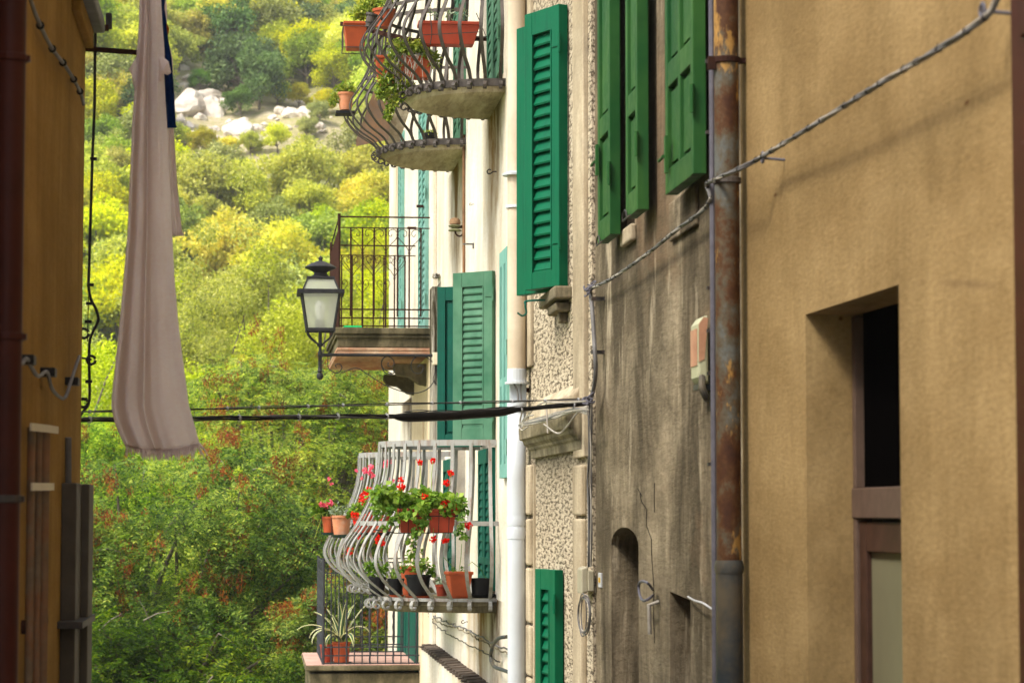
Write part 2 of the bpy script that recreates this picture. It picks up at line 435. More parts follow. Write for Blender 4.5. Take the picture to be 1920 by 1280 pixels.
# ------------------------------------------------------------------ walls with openings
def wall(X, outer, holes, depth=4.0, flip=False):
    """outer: (Y,Z) loop of the street face at X; holes: list of (loop, reveal depth); closed body behind"""
    s = -1 if flip else 1                    # flip: the body lies on the -X side
    mb = MB()
    loops = [[Vector((X, y, z)) for y, z in outer]] + [[Vector((X, y, z)) for y, z in h[0]] for h in holes]
    flat = [v for lp in loops for v in lp]
    tris = tessellate_polygon(loops)
    fs = []
    for t in tris:
        a, b, c = (flat[i] for i in t)
        nrm = (b - a).cross(c - a)
        fs.append(tuple(t) if nrm.x * s < 0 else tuple(t)[::-1])
    mb.add(flat, fs)
    for lp, dp in holes:
        n = len(lp)
        vs = [(X, y, z) for y, z in lp] + [(X + s * dp, y, z) for y, z in lp]
        mb.add(vs, [(i, (i + 1) % n, (i + 1) % n + n, i + n) for i in range(n)])
    n = len(outer)
    vs = [(X, y, z) for y, z in outer] + [(X + s * depth, y, z) for y, z in outer]
    mb.add(vs, [(i, i + n, (i + 1) % n + n, (i + 1) % n) for i in range(n)] + [tuple(range(n, 2 * n))])
    return mb
def rect(y0, y1, z0, z1): return [(y0, z0), (y1, z0), (y1, z1), (y0, z1)]
def opening_back(X, loop, dp, m, parent, name='window'):
    mb = MB(); n = len(loop)
    mb.prism([(X + dp - .003, y, z) for y, z in loop], (.03, 0, 0))
    return mb.build(name, m, parent)

# ------------------------------------------------------------------ shutters
def shutter(parent, H, u, w_, z0, z1, m, n_hint, style='louvre', t=.04, stile=.06, rail=(.09, .10), mid=(), nsl=18, hinges=(.15, .85), mslat=None, label=None, cols=1, side='R', sl_open=.9):
    """H: hinge corner (x,y); u: horizontal direction to the free edge; n_hint: which way the face looks"""
    u = Vector((*u, 0)).normalized(); n = u.cross(Vector((0, 0, 1)))
    if n.dot(Vector((*n_hint, 0))) < 0: n = -n
    O = Vector((H[0], H[1], z0)); hh = z1 - z0; Z = Vector((0, 0, 1))
    fr = MB()
    fr.obox(O, u * stile, n * t, Z * hh); fr.obox(O + u * (w_ - stile), u * stile, n * t, Z * hh)
    iw = w_ - 2 * stile
    rails = [(0, rail[0])] + [(hh * a - b / 2, b) for a, b in mid] + [(hh - rail[1], rail[1])]
    for a, b in rails: fr.obox(O + u * stile + n * .0015 + Z * a, u * iw, n * (t - .003), Z * b)
    if cols == 2: fr.obox(O + u * (w_ / 2 - stile * .4) + n * .001 + Z * rail[0], u * stile * .8, n * (t - .002), Z * (hh - sum(rail)))
    root = fr.build('shutter', m, parent, bevel=.003)
    if label: root["label"] = label
    ob = MB()
    for i in range(len(rails) - 1):
        za = rails[i][0] + rails[i][1]; zb = rails[i + 1][0]
        if style == 'louvre':
            k = max(2, round(nsl * (zb - za) / hh)) ; p = (zb - za) / k
            # moulding round the louvres
            for q in (0, 1):
                ob.obox(O + u * (stile if q == 0 else w_ - stile - .008) + n * (t - .004) + Z * za, u * .008, n * .007, Z * (zb - za))
            for j in range(k):
                c = O + u * (stile + .002) + Z * (za + p * (j + .52)) + n * (t * .5)
                d = (n * (t * .30) - Z * (p * .60 * sl_open)); th = Vector(n * (p * .06) + Z * .009)
                ob.obox(c - d, u * (iw - .004), d * 2, th)
        else:
            cw = iw if cols == 1 else iw / 2 - stile * .4
            for cc in range(cols):
                a = stile + (0 if cc == 0 else cw + stile * .8)
                g = .014
                ob.obox(O + u * a + n * (t * .30) + Z * za, u * cw, n * (t * .2), Z * (zb - za))
                ob.obox(O + u * (a + g) + n * (t * .5 + .0006) + Z * (za + g * 1.4), u * (cw - 2 * g), n * (t * .22), Z * (zb - za - 2.8 * g))
    ob.build('louvre_panel' if style == 'louvre' else 'raised_panel', mslat or m, root, bevel=.0015 if style != 'louvre' else 0)
    for a in hinges:
        h = MB(); h.obox(O - u * .012 + n * (t + .0005) + Z * (hh * a), u * .07, n * .005, Z * .032)
        h.tube([O - u * .008 + n * (t + .004) + Z * (hh * a - .03), O - u * .008 + n * (t + .004) + Z * (hh * a + .065)], .008, 8)
        h.build('hinge', m, root)
    return root

# ------------------------------------------------------------------ HOUSES
XR = 1.5
# --- near right: smooth ochre house with the deep doorway
hA = empty('ochre_house', (XR, 4, 0), 'smooth ochre plastered house at right with a deep unlit doorway', 'house')
Ya, Yb = W(1685, 532, XR), W(1510, 591, XR)
ztop = (Ya.z + Yb.z) / 2
d_hole = [(Ya.y, .02), (Yb.y, .02), (Yb.y, ztop + .004), (Ya.y, ztop - .004)]
YE = YX(1393, XR)
wall(XR, [(2.2, -.3), (YE, -.3), (YE, 8), (2.2, 8)], [(d_hole, .145)]).build('wall', M['ochre'], hA)
XD = XR + .125
zt1, zt2 = ZY(915, Yb.y + .02, 1640), ZY(971, Yb.y + .02, 1640)
mb = MB(); y0, y1 = Ya.y - .02, Yb.y + .002
mb.box(XD, XD + .05, y0 + .01, y1 - .001, zt2, zt1)                               # transom
mb.box(XD + .004, XD + .05, y1 - .035, y1, .02, zt2); mb.box(XD + .004, XD + .05, y1 - .03, y1, zt1, ztop)
mb.box(XD + .004, XD + .05, y0, y0 + .035, .02, zt2)
fr = mb.build('door_frame', M['wood_grey'], hA, bevel=.003)
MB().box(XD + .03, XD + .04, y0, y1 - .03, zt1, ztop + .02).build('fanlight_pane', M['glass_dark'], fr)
mb = MB()
mb.box(XD + .012, XD + .045, y1 - .035 - .075, y1 - .036, .03, zt2 - .008); mb.box(XD + .012, XD + .045, y0 + .036, y0 + .11, .03, zt2 - .008)
mb.box(XD + .0125, XD + .044, y0 + .11, y1 - .11, zt2 - .09, zt2 - .008); mb.box(XD + .0125, XD + .044, y0 + .11, y1 - .11, .03, .25)
dr = mb.build('door', M['wood_dark'], hA, bevel=.004)
MB().box(XD + .028, XD + .036, y0 + .10, y1 - .10, .24, zt2 - .08).build('door_panel', M['olive_pane'], dr)
mb = MB(); mb.box(XD - .03, XD - .018, y1 - .075, y1 - .055, .95, 1.07); mb.tube([(XD + .012, y1 - .065, 1.0), (XD - .02, y1 - .065, 1.0)], .008)
mb.build('handle', M['iron'], dr)
MB().box(XR - .01, XR + .3, Ya.y - .02, Yb.y + .02, -.2, .018).build('doorstep', M['stucco'], hA, bevel=.01)
# dark timber at the very edge of the view: the open street door of the same house
mb = MB(); yq = YX(1906, XR - .055) - .31
mb.box(XR - .055, XR - .012, yq - .5, yq + .31, .05, 3.6)
dd = mb.build('open_door', M['pipe_brown'], hA, bevel=.006); dd["label"] = 'dark brown door leaf folded back against the wall'
mb = MB()
for z in (.3, 1.45, 2.5): mb.box(XR - .062, XR - .054, yq - .42, yq + .23, z, z + .85)
mb.build('door_panel', M['pipe_brown'], dd, bevel=.004)

# --- grey-brown weathered house
hB = empty('weathered_house', (XR, 9, 0), 'grey-brown streaked house between the ochre house and the pebbledash house', 'house')
XB = XR + .015
YB0, YB1 = YE + .002, YX(1111, XR)
def rr(px0, px1, py_top, z0, X=XB):
    y0, y1 = YX(px1, X), YX(px0, X); zt = ZY(py_top, (y0 + y1) / 2, (px0 + px1) / 2); return y0, y1, zt
n0, n1, nz = rr(1146, 1197, 1022, 0)
arch = [(n0, .35), (n1, .35), (n1, nz)]
ym, hw = (n0 + n1) / 2, (n1 - n0) / 2
for i in range(1, 12):
    a = math.pi * i / 12; arch.append((ym + hw * math.cos(a), nz + .075 * math.sin(a)))
arch.append((n0, nz))
s0, s1, sz = rr(1255, 1294, 1114, 0)
slot = [(s0, -.1), (s1, -.1), (s1, sz + .005), (s0, sz - .012)]
v0, v1 = YX(1176, XR - .02), YX(1164, XR - .02)
vz = ZY(420, v0, 1170)
wind = rect(v0, v1 + .03, vz, vz + 1.5)
wall(XB, [(YB0, -1), (YB1, -1), (YB1, 8.3), (YB0, 8.3)], [(arch, .34), (slot, .40), (wind, .12)]).build('wall', M['grey'], hB)
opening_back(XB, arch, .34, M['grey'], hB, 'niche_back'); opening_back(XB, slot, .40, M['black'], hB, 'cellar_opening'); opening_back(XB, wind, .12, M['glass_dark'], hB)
def flat_leaf(parent, pxf, pxn, py_bot, h, X, m, **kw):
    """leaf lying along the wall; pxf = column of its far edge, pxn of its near edge, on the face plane X"""
    y0, y1 = YX(pxn, X), YX(pxf, X); z0 = ZY(py_bot, y1, pxf)
    t = kw.pop('t', .04)
    return shutter(parent, (X + t, y0), (0, 1), y1 - y0, z0, z0 + h, m, (-1, 0), t=t, **kw)
XS = XR - .065
lf1 = flat_leaf(hB, 1122, 1145, 457, 1.55, XS, M['green_grass'], style='panel', mid=((.31, .085), (.74, .085)), rail=(.09, .09), stile=.05, t=.045, label='farthest leaf green panelled shutter leaf')
lf2 = flat_leaf(hB, 1175, 1197, 410, 1.55, XS, M['green_grass'], style='panel', mid=((.28, .085), (.70, .085)), rail=(.09, .09), stile=.05, t=.045)
lf3 = flat_leaf(hB, 1250, 1303, 366, 1.55, XS, M['green_grass'], style='panel', cols=2, mid=((.27, .085), (.62, .085)), rail=(.085, .09), stile=.05, t=.045, label='wide green shutter leaf with two columns of panels')
for lf, px, py in ((lf1, 1122, 456), (lf2, 1172, 409)):            # hoop shaped shutter catches
    mb = MB(); p = W(px, py, XS - .01); d = Vector((0, -.13, 0))
    mb.tube([p + Vector((-.0, .07, -.004)), p + d + Vector((0, 0, -.004))], .004, 6)
    mb.tube([p + Vector((0, .06 - .05 * (1 - math.cos(a)), .032 * math.sin(a))) for a in [i * math.pi / 10 for i in range(11)]], .0035, 6)
    mb.build('shutter_catch', M['iron'], lf)
for lf, px, py in ((lf1, 1119, 303), (lf3, 1249, 293)):
    mb = MB(); p = W(px, py, XS - .01)
    mb.obox(p - Vector((.006, .02, .06)), (.012, 0, 0), (0, .03, 0), (0, 0, .13)); mb.tube([p + Vector((-.01, 0, 0)), p + Vector((-.005, .13, 0))], .006, 6)
    mb.build('bolt', M['green_grass'], lf)
mb = MB(); mb.box(XR - .012, XB + .0, v0 - .05, v1 + .06, vz - .07, vz - .002); mb.build('sill', M['stucco'], hB, bevel=.008)
mb = MB(); mb.box(XR - .0, XB + .0, YX(1306, XR), YX(1256, XR), ZY(428, 8.6, 1280), ZY(352, 8.6, 1280)); 
mb.build('plaster_patch', M['grey'], hB, bevel=.006)

# --- stone house: pebbledash panels in a frame of smooth render
hC = empty('pebbledash_house', (XR, 12.6, 0), 'pebbledash house framed in smooth beige render with bright green shutters', 'house')
YC0, YC1 = YB1 + .002, YX(984, XR) 
wy0 = YX(1068, XR); wzb, wzt = ZY(548, wy0, 1060) + .03, ZY(12, wy0, 1060)
win = rect(wy0 + .03, wy0 + .85, wzb, wzt)
ly0 = YX(1058, XR); lzt = ZY(1070, ly0, 1050)
lwin = rect(ly0 + .03, ly0 + .7, lzt - 1.25, lzt - .02)
wall(XR, [(YC0, -1.5), (YC1, -1.5), (YC1, 8.6), (YC0, 8.6)], [(win, .22), (lwin, .22)]).build('wall', M['pebble'], hC)
for l_ in (win, lwin): opening_back(XR, l_, .22, M['glass_dark'], hC)
def strip(px0, px1, py0, py1, out=.022, m='stucco', name='render_strip', bev=.006):
    """vertical band of smooth render between two columns; py0 above, py1 below (read at its middle)"""
    y0, y1 = YX(px1, XR), YX(px0, XR); yc = (y0 + y1) / 2; pc = (px0 + px1) / 2
    mb = MB(); mb.box(XR - out, XR + .003, max(y0, YC0 + .001), min(y1, YC1), ZY(py1, yc, pc), ZY(py0, yc, pc)); return mb.build(name, M[m], hC, bevel=bev)
strip(1084, 1104, -900, 858, .024)
strip(986, 1001, -900, 690, .022)
for (a, b) in ((872, 966), (972, 1300)): strip(1085, 1100, a, b, .03, name='quoin', bev=.01)
for (a, b) in ((872, 965), (972, 1058), (1063, 1164), (1169, 1262), (1266, 1400)): strip(984, 1003, a, b, .03, name='quoin', bev=.012)
for (px0, px1) in ((1082.5, 1084.5), (1003, 1004.6)): strip(px0, px1, 872, 1300, .012, bev=.003)
# cornice above the lower window
cy0, cy1 = YX(1101, XR), YX(973, XR - .09)
cz = ZY(782, 12.0, 1050)
mb = MB()
prof = [(0.0, 0), (.085, 0), (.092, -.008), (.088, -.07), (.07, -.075), (.064, -.095), (.045, -.11), (.04, -.122), (.03, -.13), (.026, -.17), (.0, -.17)]
mb.prism([(XR - a + .002 if a == 0 else XR - a, cy0, cz + b) for a, b in prof], (0, cy1 - cy0, 0))
cor = mb.build('cornice', M['stone_dark'], hC, bevel=.004)
mb = MB(); mb.prism([(XR + .002, cy0 + .1, cz), (XR - .055, cy0 + .1, cz), (XR - .05, cy0 + .1, cz + .085), (XR - .0, cy0 + .1, cz + .15)], (0, cy1 - cy0 - .25, 0))
mb.build('mortar_fillet', M['stucco'], cor, bevel=.01)
# window sill with stepped bracket under the large shutter
sy0, sy1 = YX(1073, XR), YX(1012, XR - .08); szz = ZY(552, 12.2, 1050)
mb = MB(); mb.box(XR - .085, XR + .002, sy0, sy1, szz - .045, szz + .015); mb.box(XR - .07, XR + .002, sy0 + .08, sy1 - .25, szz - .10, szz - .057)
mb.box(XR - .045, XR + .001, sy0 + .16, sy1 - .45, szz - .15, szz - .101); mb.build('sill', M['stone_dark'], hC, bevel=.008)
# large shutter: two leaves folded one behind the other
H = Vector((XR - .005, wy0)); fe = Vector((U(1000, 30, wy0 + .29).x, wy0 + .29)); uu = (fe - H)
zb1, zt1_ = ZY(541, wy0 + .15, 1020), ZY(20, wy0 + .15, 1020)
shutter(hC, H, uu.normalized(), uu.length, zb1, zt1_, M['green_bright'], (-1, -1), nsl=23, stile=.068, rail=(.085, .115), t=.052, label='large bright green louvred shutter leaf seen from below')
bk = uu.normalized(); pn = Vector((bk.y, -bk.x)); 
if pn.y < 0: pn = -pn
o2 = H + pn * .054 + bk * .19
shutter(hC, o2, bk, uu.length - .012, zb1 - .01, zt1_ - .035, M['green_bright'], (-1, -1), nsl=23, stile=.082, t=.045, hinges=())
mb = MB(); p = U(985, 575, wy0 + .32)
mb.tube(smooth_path([p + Vector((.22, -.1, .03)), p + Vector((.02, 0, .03)), p + Vector((0, 0, .01)), p + Vector((.005, 0, -.03)), p + Vector((-.015, 0, -.045)), p + Vector((-.04, 0, -.03))]), .005, 6)
mb.build('shutter_hook', M['green_dark'], hC)
# lower shutter leaf
H2 = Vector((XR - .005, ly0)); uu2 = Vector((U(1019, 1100, ly0 + .30).x, ly0 + .30)) - H2
shutter(hC, H2, uu2.normalized(), uu2.length, lzt - 1.2, lzt + .005, M['green_bright'], (-1, -1), nsl=20, stile=.085, rail=(.1, .10), t=.045, label='bright green louvred shutter leaf below the cornice')
q = uu2.normalized(); pn2 = Vector((abs(q.y), abs(q.x))); shutter(hC, H2 + pn2 * .048 + q * .11, q, uu2.length, lzt - 1.2, lzt + .0, M['green_bright'], (-1, -1), nsl=20, stile=.085, t=.042, hinges=())

# --- white house with the balconies
XW = 1.6
hD = empty('white_house', (XW, 20, 0), 'old white plastered house with bowed iron balconies and faded green shutters', 'house')
YD0, YD1 = YC1 + .002, YX(728, XW)
dn0, dn1 = YX(929, XW), YX(905, XW)          # near balcony doors
f0, f1 = YX(873, XW), YX(855, XW)            # second column of doors
zsl, zsu = ZY(1126, 16.6, 930), ZY(150, 16.1, 940)    # slab levels lower / upper
g0, g1 = YX(803, XW), YX(790, XW)            # door on the straight balcony
zsm = ZY(612, 22.8, 720)
holes = [(rect(dn0 + .05, dn1 - .03, zsl + .02, zsl + 2.2), .2), (rect(f0 + .02, f1 - .02, zsl + .02, zsl + 2.2), .2),
         (rect(dn0 + .05, dn1 - .03, zsu + .02, zsu + 2.2), .2), (rect(f0 + .02, f1 - .02, zsu + .02, zsu + 2.2), .2)]
wall(XW, [(YD0, -3.5), (YD1, -3.5), (YD1, 9.5), (YD0, 9.5)], holes, 5).build('wall', M['white'], hD)
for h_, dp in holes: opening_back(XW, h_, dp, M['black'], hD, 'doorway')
# leaves closed over the doors: two per door, seen very obliquely
def closed_pair(px_n, px_f, z0, z1, m, t=.035, X=XW, nsl=22, out=.0, mid=((.42, .05),)):
    y0, y1 = YX(px_n, X), YX(px_f, X); ymid = (y0 + y1) / 2
    for a, b in ((y0, ymid - .004), (ymid + .004, y1)):
        shutter(hD, (X - out, a), (0, 1), b - a, z0, z1, m, (-1, 0), t=t, stile=.07, nsl=nsl, hinges=(.12, .55) if a == y0 else (), mid=mid, sl_open=1.3)
closed_pair(929, 905, zsl + .06, ZY(838, dn0, 925), M['green_dark'], nsl=17, mid=((.2, .05),))
closed_pair(855, 838, zsl + .04, ZY(838, dn0, 925), M['green_dark'], nsl=17, mid=((.2, .05),))
closed_pair(944, 921, ZY(137, YX(944, XW), 944), zsu + 2.2, M['green_sage'], nsl=34)
closed_pair(873, 856, ZY(252, YX(873, XW), 873), zsu + 2.2, M['green_sage'], nsl=34)
closed_pair(803, 789, zsm + .02, zsm + 2.35, M['green_teal'], nsl=34)
closed_pair(757, 750, zsm + .3, zsm + 2.5, M['green_teal'], nsl=30)
closed_pair(960, 946, ZY(896, 16.0, 950), ZY(470, 16.0, 950), M['green_teal'], nsl=34)
closed_pair(795, 758, -1.6, ZY(1125, 26, 790), M['green_dark'], nsl=2, mid=())
# open upper leaves of the near door
za, zb = ZY(831, dn0, 930), ZY(508, dn0, 930)
fe = Vector((U(855, 513, dn0 + .22).x, dn0 + .22)); H = Vector((XW - .003, dn0 - .01)); uu = fe - H
shutter(hD, H, uu.normalized(), uu.length, za, zb, M['green_sage'], (-1, -1), nsl=24, stile=.075, rail=(.11, .10), mid=((.13, .04),), t=.035, label='faded sage green louvred leaf standing open towards the street')
fe = Vector((U(823, 516, dn1 + .1).x, dn1 + .1)); H = Vector((XW - .003, dn1 - .02)); uu = fe - H
shutter(hD, H, uu.normalized(), uu.length, za, zb - .02, M['green_dark'], (0, -1), style='panel', stile=.06, t=.04, label='green shutter leaf darkened for shade, standing edge-on behind the sage one')  # darker green carries the shade on this edge-on leaf

# bowed balconies
def bowed(parent, yc, zt, proj, hs, prof, nb, rings, m, slab_m, edge_m, bw=.024, bt=.008, thick=.07, curl=.028, nm='balcony', label=None, band=.05):
    def E(th, off):
        nrm = Vector((-math.sin(th) / proj, -math.cos(th) / hs, 0)); nrm.normalize()
        return Vector((XW - proj * math.sin(th), yc - hs * math.cos(th), zt)) + nrm * off, nrm
    sl = MB(); N = 28
    lo = [E(math.pi * i / N, -.01)[0] for i in range(N + 1)]
    lo = [Vector((min(p.x, XW - .001), p.y, p.z)) for p in lo]
    up = [p.copy() for p in lo]
    cxx = Vector((XW, yc, 0))
    sl.prism([Vector((p.x, p.y, zt - thick * .45)) for p in lo] , (0, 0, thick * .45))
    low = [Vector((XW + (p.x - XW) * .93, yc + (p.y - yc) * .96, zt - thick)) for p in lo]
    mid_ = [Vector((XW + (p.x - XW) * .985, yc + (p.y - yc) * .985, zt - thick * .46)) for p in lo]
    n = len(lo); sl.add(mid_ + low, [(i, i + n, i + 1 + n, i + 1) for i in range(n - 1)] + [tuple(range(n, 2 * n))])
    slab = sl.build(nm, slab_m, parent)
    if label: slab["label"] = label
    bd = MB(); ths = [math.pi * i / 40 for i in range(41)]
    bd.tube([E(t, -.002)[0] + Vector((0, 0, -band / 2 + .012)) for t in ths], 0, flat=(band, .012, (0, 0, 1)))
    bd.build('slab_band', edge_m, slab)
    pz = [p[0] for p in prof]; po = [p[1] for p in prof]
    # smooth profile
    sp = smooth_path([Vector((o, 0, z)) for z, o in prof], 6)
    def off(z):
        for a, b in zip(sp, sp[1:]):
            if a.z <= z <= b.z + 1e-9: return a.x + (b.x - a.x) * ((z - a.z) / max(b.z - a.z, 1e-6))
        return sp[-1].x
    for i in range(nb):
        th = math.pi * (i + .35) / (nb - .3)
        b = MB(); P0, nr = E(th, 0)
        j = rnd.uniform(-.004, .004)
        pts = []
        for a in range(9):                   # foot scroll hanging outside the slab edge
            an = math.pi * 1.9 - a * math.pi * 1.9 / 8
            r = curl * (1 - .04 * (8 - a))
            pts.append(P0 + nr * (curl * 1.0 + .012 - r * math.cos(an)) + Vector((0, 0, -.04 + r * math.sin(an))))
        pts += [P0 + nr * (v.x + .012 + j * v.z) + Vector((0, 0, v.z + .01)) for v in sp]
        tan = Vector((0, 0, 1)).cross(nr)
        b.tube(pts, 0, flat=(bw, bt, tan)); b.build('bar', m, slab)
    for z, wd, th_ in rings:
        rg = MB(); ths = [math.pi * i / 44 for i in range(45)]
        pts = [E(t, off(z) + .012 - .008)[0] + Vector((0, 0, z + .01)) for t in ths]
        pts = [Vector((XW, pts[0].y, pts[0].z))] + [Vector((min(p.x, XW - .002), p.y, p.z)) for p in pts[0:]] + [Vector((XW, pts[-1].y, pts[-1].z))]
        rg.tube(pts, 0, flat=(wd, th_, (0, 0, 1))); rg.build('handrail' if z > .9 else 'ring', m, slab)
    return slab, E, off
UPB = [(0, 0), (.06, .05), (.14, .17), (.26, .265), (.36, .26), (.50, .16), (.66, .08), (.85, .05), (1.0, .04)]
yu1 = (YX(948, XW) + YX(915, XW)) / 2
yu2 = (YX(875, XW) + YX(845, XW)) / 2
zu2 = ZY(258, YX(875, XW), 875)
balU1 = bowed(hD, yu1, zsu, .64, (YX(915, XW) - YX(948, XW)) / 2, UPB, 21, ((.53, .022, .008), (1.0, .03, .012)), M['iron_grey'], M['concrete_slab'], M['iron_grey'], bw=.023, label='upper near bowed balcony of grey iron')
balU2 = bowed(hD, yu2, zu2, .64, .68, UPB, 21, ((.53, .022, .008), (1.0, .03, .012)), M['iron_grey'], M['concrete_slab'], M['iron_grey'], bw=.023, label='upper farther bowed balcony of grey iron')
LOB = [(0, 0), (.05, .08), (.13, .19), (.24, .255), (.36, .22), (.50, .12), (.68, .03), (.86, -.02), (1.04, -.03)]
yl1 = (YX(933, XW) + YX(898, XW)) / 2
balL1 = bowed(hD, yl1, zsl, .78, .66, LOB, 19, ((.5, .03, .008), (1.04, .04, .014)), M['white_iron'], M['moss_slab'], M['white_iron'], bw=.024, curl=.034, band=.022, thick=.085, label='lower near bowed balcony of flaking white iron')
yl2 = yl1 + 3.35
balL2 = bowed(hD, yl2, zsl - .0, .78, .70, LOB, 21, ((.5, .03, .008), (1.04, .04, .014)), M['white_iron'], M['moss_slab'], M['white_iron'], bw=.024, curl=.034, band=.022, thick=.085, label='lower farther bowed balcony of flaking white iron')

# straight balconies with scrolled railings
def scroll(c, r, turns, a0, cw, plane, n=26, shrink=.25):
    """spiral in a vertical plane: plane=(u) horizontal unit"""
    out = []
    for i in range(n + 1):
        f = i / n; a = a0 + cw * turns * 2 * math.pi * f; rr_ = r * (1 - (1 - shrink) * f)
        out.append(c + plane * (rr_ * math.cos(a)) + Vector((0, 0, rr_ * math.sin(a))))
    return out
def heart(mb, base, u, wd, ht, r=.0035):
    """two curls meeting in a point at base, opening upwards to width wd"""
    for sg in (-1, 1):
        pts = [base, base + u * sg * wd * .16 + Vector((0, 0, ht * .28)), base + u * sg * wd * .44 + Vector((0, 0, ht * .60)),
               base + u * sg * wd * .47 + Vector((0, 0, ht * .86)), base + u * sg * wd * .30 + Vector((0, 0, ht * .99)),
               base + u * sg * wd * .12 + Vector((0, 0, ht * .90)), base + u * sg * wd * .12 + Vector((0, 0, ht * .72)), base + u * sg * wd * .22 + Vector((0, 0, ht * .68)), base + u * sg * wd * .26 + Vector((0, 0, ht * .78))]
        mb.tube(smooth_path(pts, 4), r, 5, cap=True)
def rail_panel(parent, A, B, zt, h, m, pitch=.112, bar=.0155, hearts=True, twist=False, post_a=True, second=True):
    A, B = Vector((*A, zt)), Vector((*B, zt)); L = (B - A).length; u = (B - A).normalized(); Z = Vector((0, 0, 1))
    side = u.cross(Z)
    def hbar(z, w_, nm='rail'):
        MB().tube([A + Z * z, B + Z * z], 0, flat=(w_, .009 if w_ < .025 else .03, Z)).build(nm, m, parent)
    hbar(h, .014, 'handrail'); hbar(h - .10, .010); hbar(.165, .013); hbar(.085, .013); hbar(.012, .012)
    if post_a: MB().tube([A + Z * -.03, A + Z * (h + .03)], .014, 8).build('post', m, parent)
    n = int(L / pitch); 
    for i in range(1, n + 1):
        x = L * i / (n + 1); lowz = .10 if (i % 2 and hearts) else .0
        b = MB(); top = h if (twist and i % 3 == 0) else h - .10
        if twist and i % 3 == 0:
            pts = [A + u * x + Z * (top * q / 60) + (u * math.cos(q) + side * math.sin(q)) * .003 for q in range(61)]
            b.tube(pts, bar * .75, 4)
        else: b.tube([A + u * x + Z * lowz, A + u * x + Z * top], bar / 2, 6)
        if hearts and i % 2 == 0: b.sphere(A + u * x + Z * (h - .33), .013, 6, 4)
        if hearts: b.sphere(A + u * x + Z * (h - .165), .011, 6, 4)
        b.build('bar', m, parent)
        if hearts and i % 2 == 0:
            hm = MB(); heart(hm, A + u * x + Z * (h - .32), u, pitch * 2 * .98, .21); hm.build('scroll', m, parent)
            hm = MB(); heart(hm, A + u * (x - pitch) + Z * (h - .50), u, pitch * 1.2, .15, .003); hm.build('scroll', m, parent)
# the rusty one beyond the lamp
Y1m, Y2m = YX(810, XW), YX(778, XW); X1m = U(636, 407, Y1m).x
zr = ZY(407, Y1m, 700) - zsm
mb = MB(); mb.box(X1m - .045, XW + .002, Y1m - .05, Y2m + .05, zsm - .065, zsm - .005); mb.box(X1m - .01, XW + .001, Y1m - .02, Y2m + .02, zsm - .185, zsm - .066)
mb.box(X1m - .03, XW + .001, Y1m - .035, Y2m + .03, zsm - .10, zsm - .067)
bm_ = mb.build('balcony', M['moss_slab'], hD, bevel=.008); bm_["label"] = 'straight balcony with rusty scrolled railing on a mossy slab'
mb = MB()
for (zz, h_) in ((zsm - .218, .028), (zsm - .252, .030)): mb.box(X1m - .04 + (zsm - zz) * .1, XW + .0, Y1m - .04, Y2m + .03, zz, zz + h_)
mb.build('brick_course', M['brick_edge'], bm_, bevel=.006)
mb = MB()
for yb in (Y1m + .35, Y2m - .3):
    mb = MB(); mb.prism([(XW + .001, yb, zsm - .31), (XW - .33, yb, zsm - .31), (XW - .34, yb, zsm - .36), (XW - .30, yb, zsm - .42), (XW - .20, yb, zsm - .43), (XW - .10, yb, zsm - .50), (XW + .001, yb, zsm - .52)], (0, .16, 0))
    mb.build('corbel', M['moss_slab'], bm_, bevel=.01)
rail_panel(bm_, (X1m, Y1m), (XW, Y1m), zsm, zr, M['rust_iron'], post_a=True)
rail_panel(bm_, (X1m, Y2m), (X1m, Y1m), zsm, zr, M['rust_iron'], post_a=True)
rail_panel(bm_, (X1m, Y2m), (XW, Y2m), zsm, zr, M['rust_iron'], post_a=False)
# the slate grey one at the bottom
Y1b, Y2b = YX(796, XW), YX(796, XW) + 2.0
zsb = ZY(1245, Y1b, 690); X1b = U(606, 1240, Y1b).x
mb = MB(); xe = U(576, 1250, Y1b).x
mb.box(xe - .02, XW + .002, Y1b - .06, Y2b + .05, zsb - .055, zsb - .006); mb.box(xe + .02, XW + .001, Y1b - .02, Y2b + .02, zsb - .30, zsb - .081)
bb_ = mb.build('balcony', M['moss_slab'], hD, bevel=.012); bb_["label"] = 'lowest straight balcony with slate grey railing on a brick edged slab'
MB().box(xe - .01, XW, Y1b - .045, Y2b + .04, zsb - .0055, zsb + .003).build('tiled_floor', m_plain('pinkish_floor_tile', (.48, .30, .24), .8, scale=9, dark=(.2, .13, .1), amt=.4), bb_, bevel=.004)
hb = ZY(1052, Y1b + .5, 600) - zsb
rail_panel(bb_, (X1b, Y1b), (XW, Y1b), zsb, hb, M['slate_iron'], pitch=.075, bar=.012, hearts=False, twist=True)
rail_panel(bb_, (X1b, Y2b), (X1b, Y1b), zsb, hb, M['slate_iron'], pitch=.075, bar=.014, hearts=False, twist=True)
rail_panel(bb_, (X1b, Y2b), (XW, Y2b), zsb, hb, M['slate_iron'], pitch=.09, bar=.012, hearts=True, post_a=False)

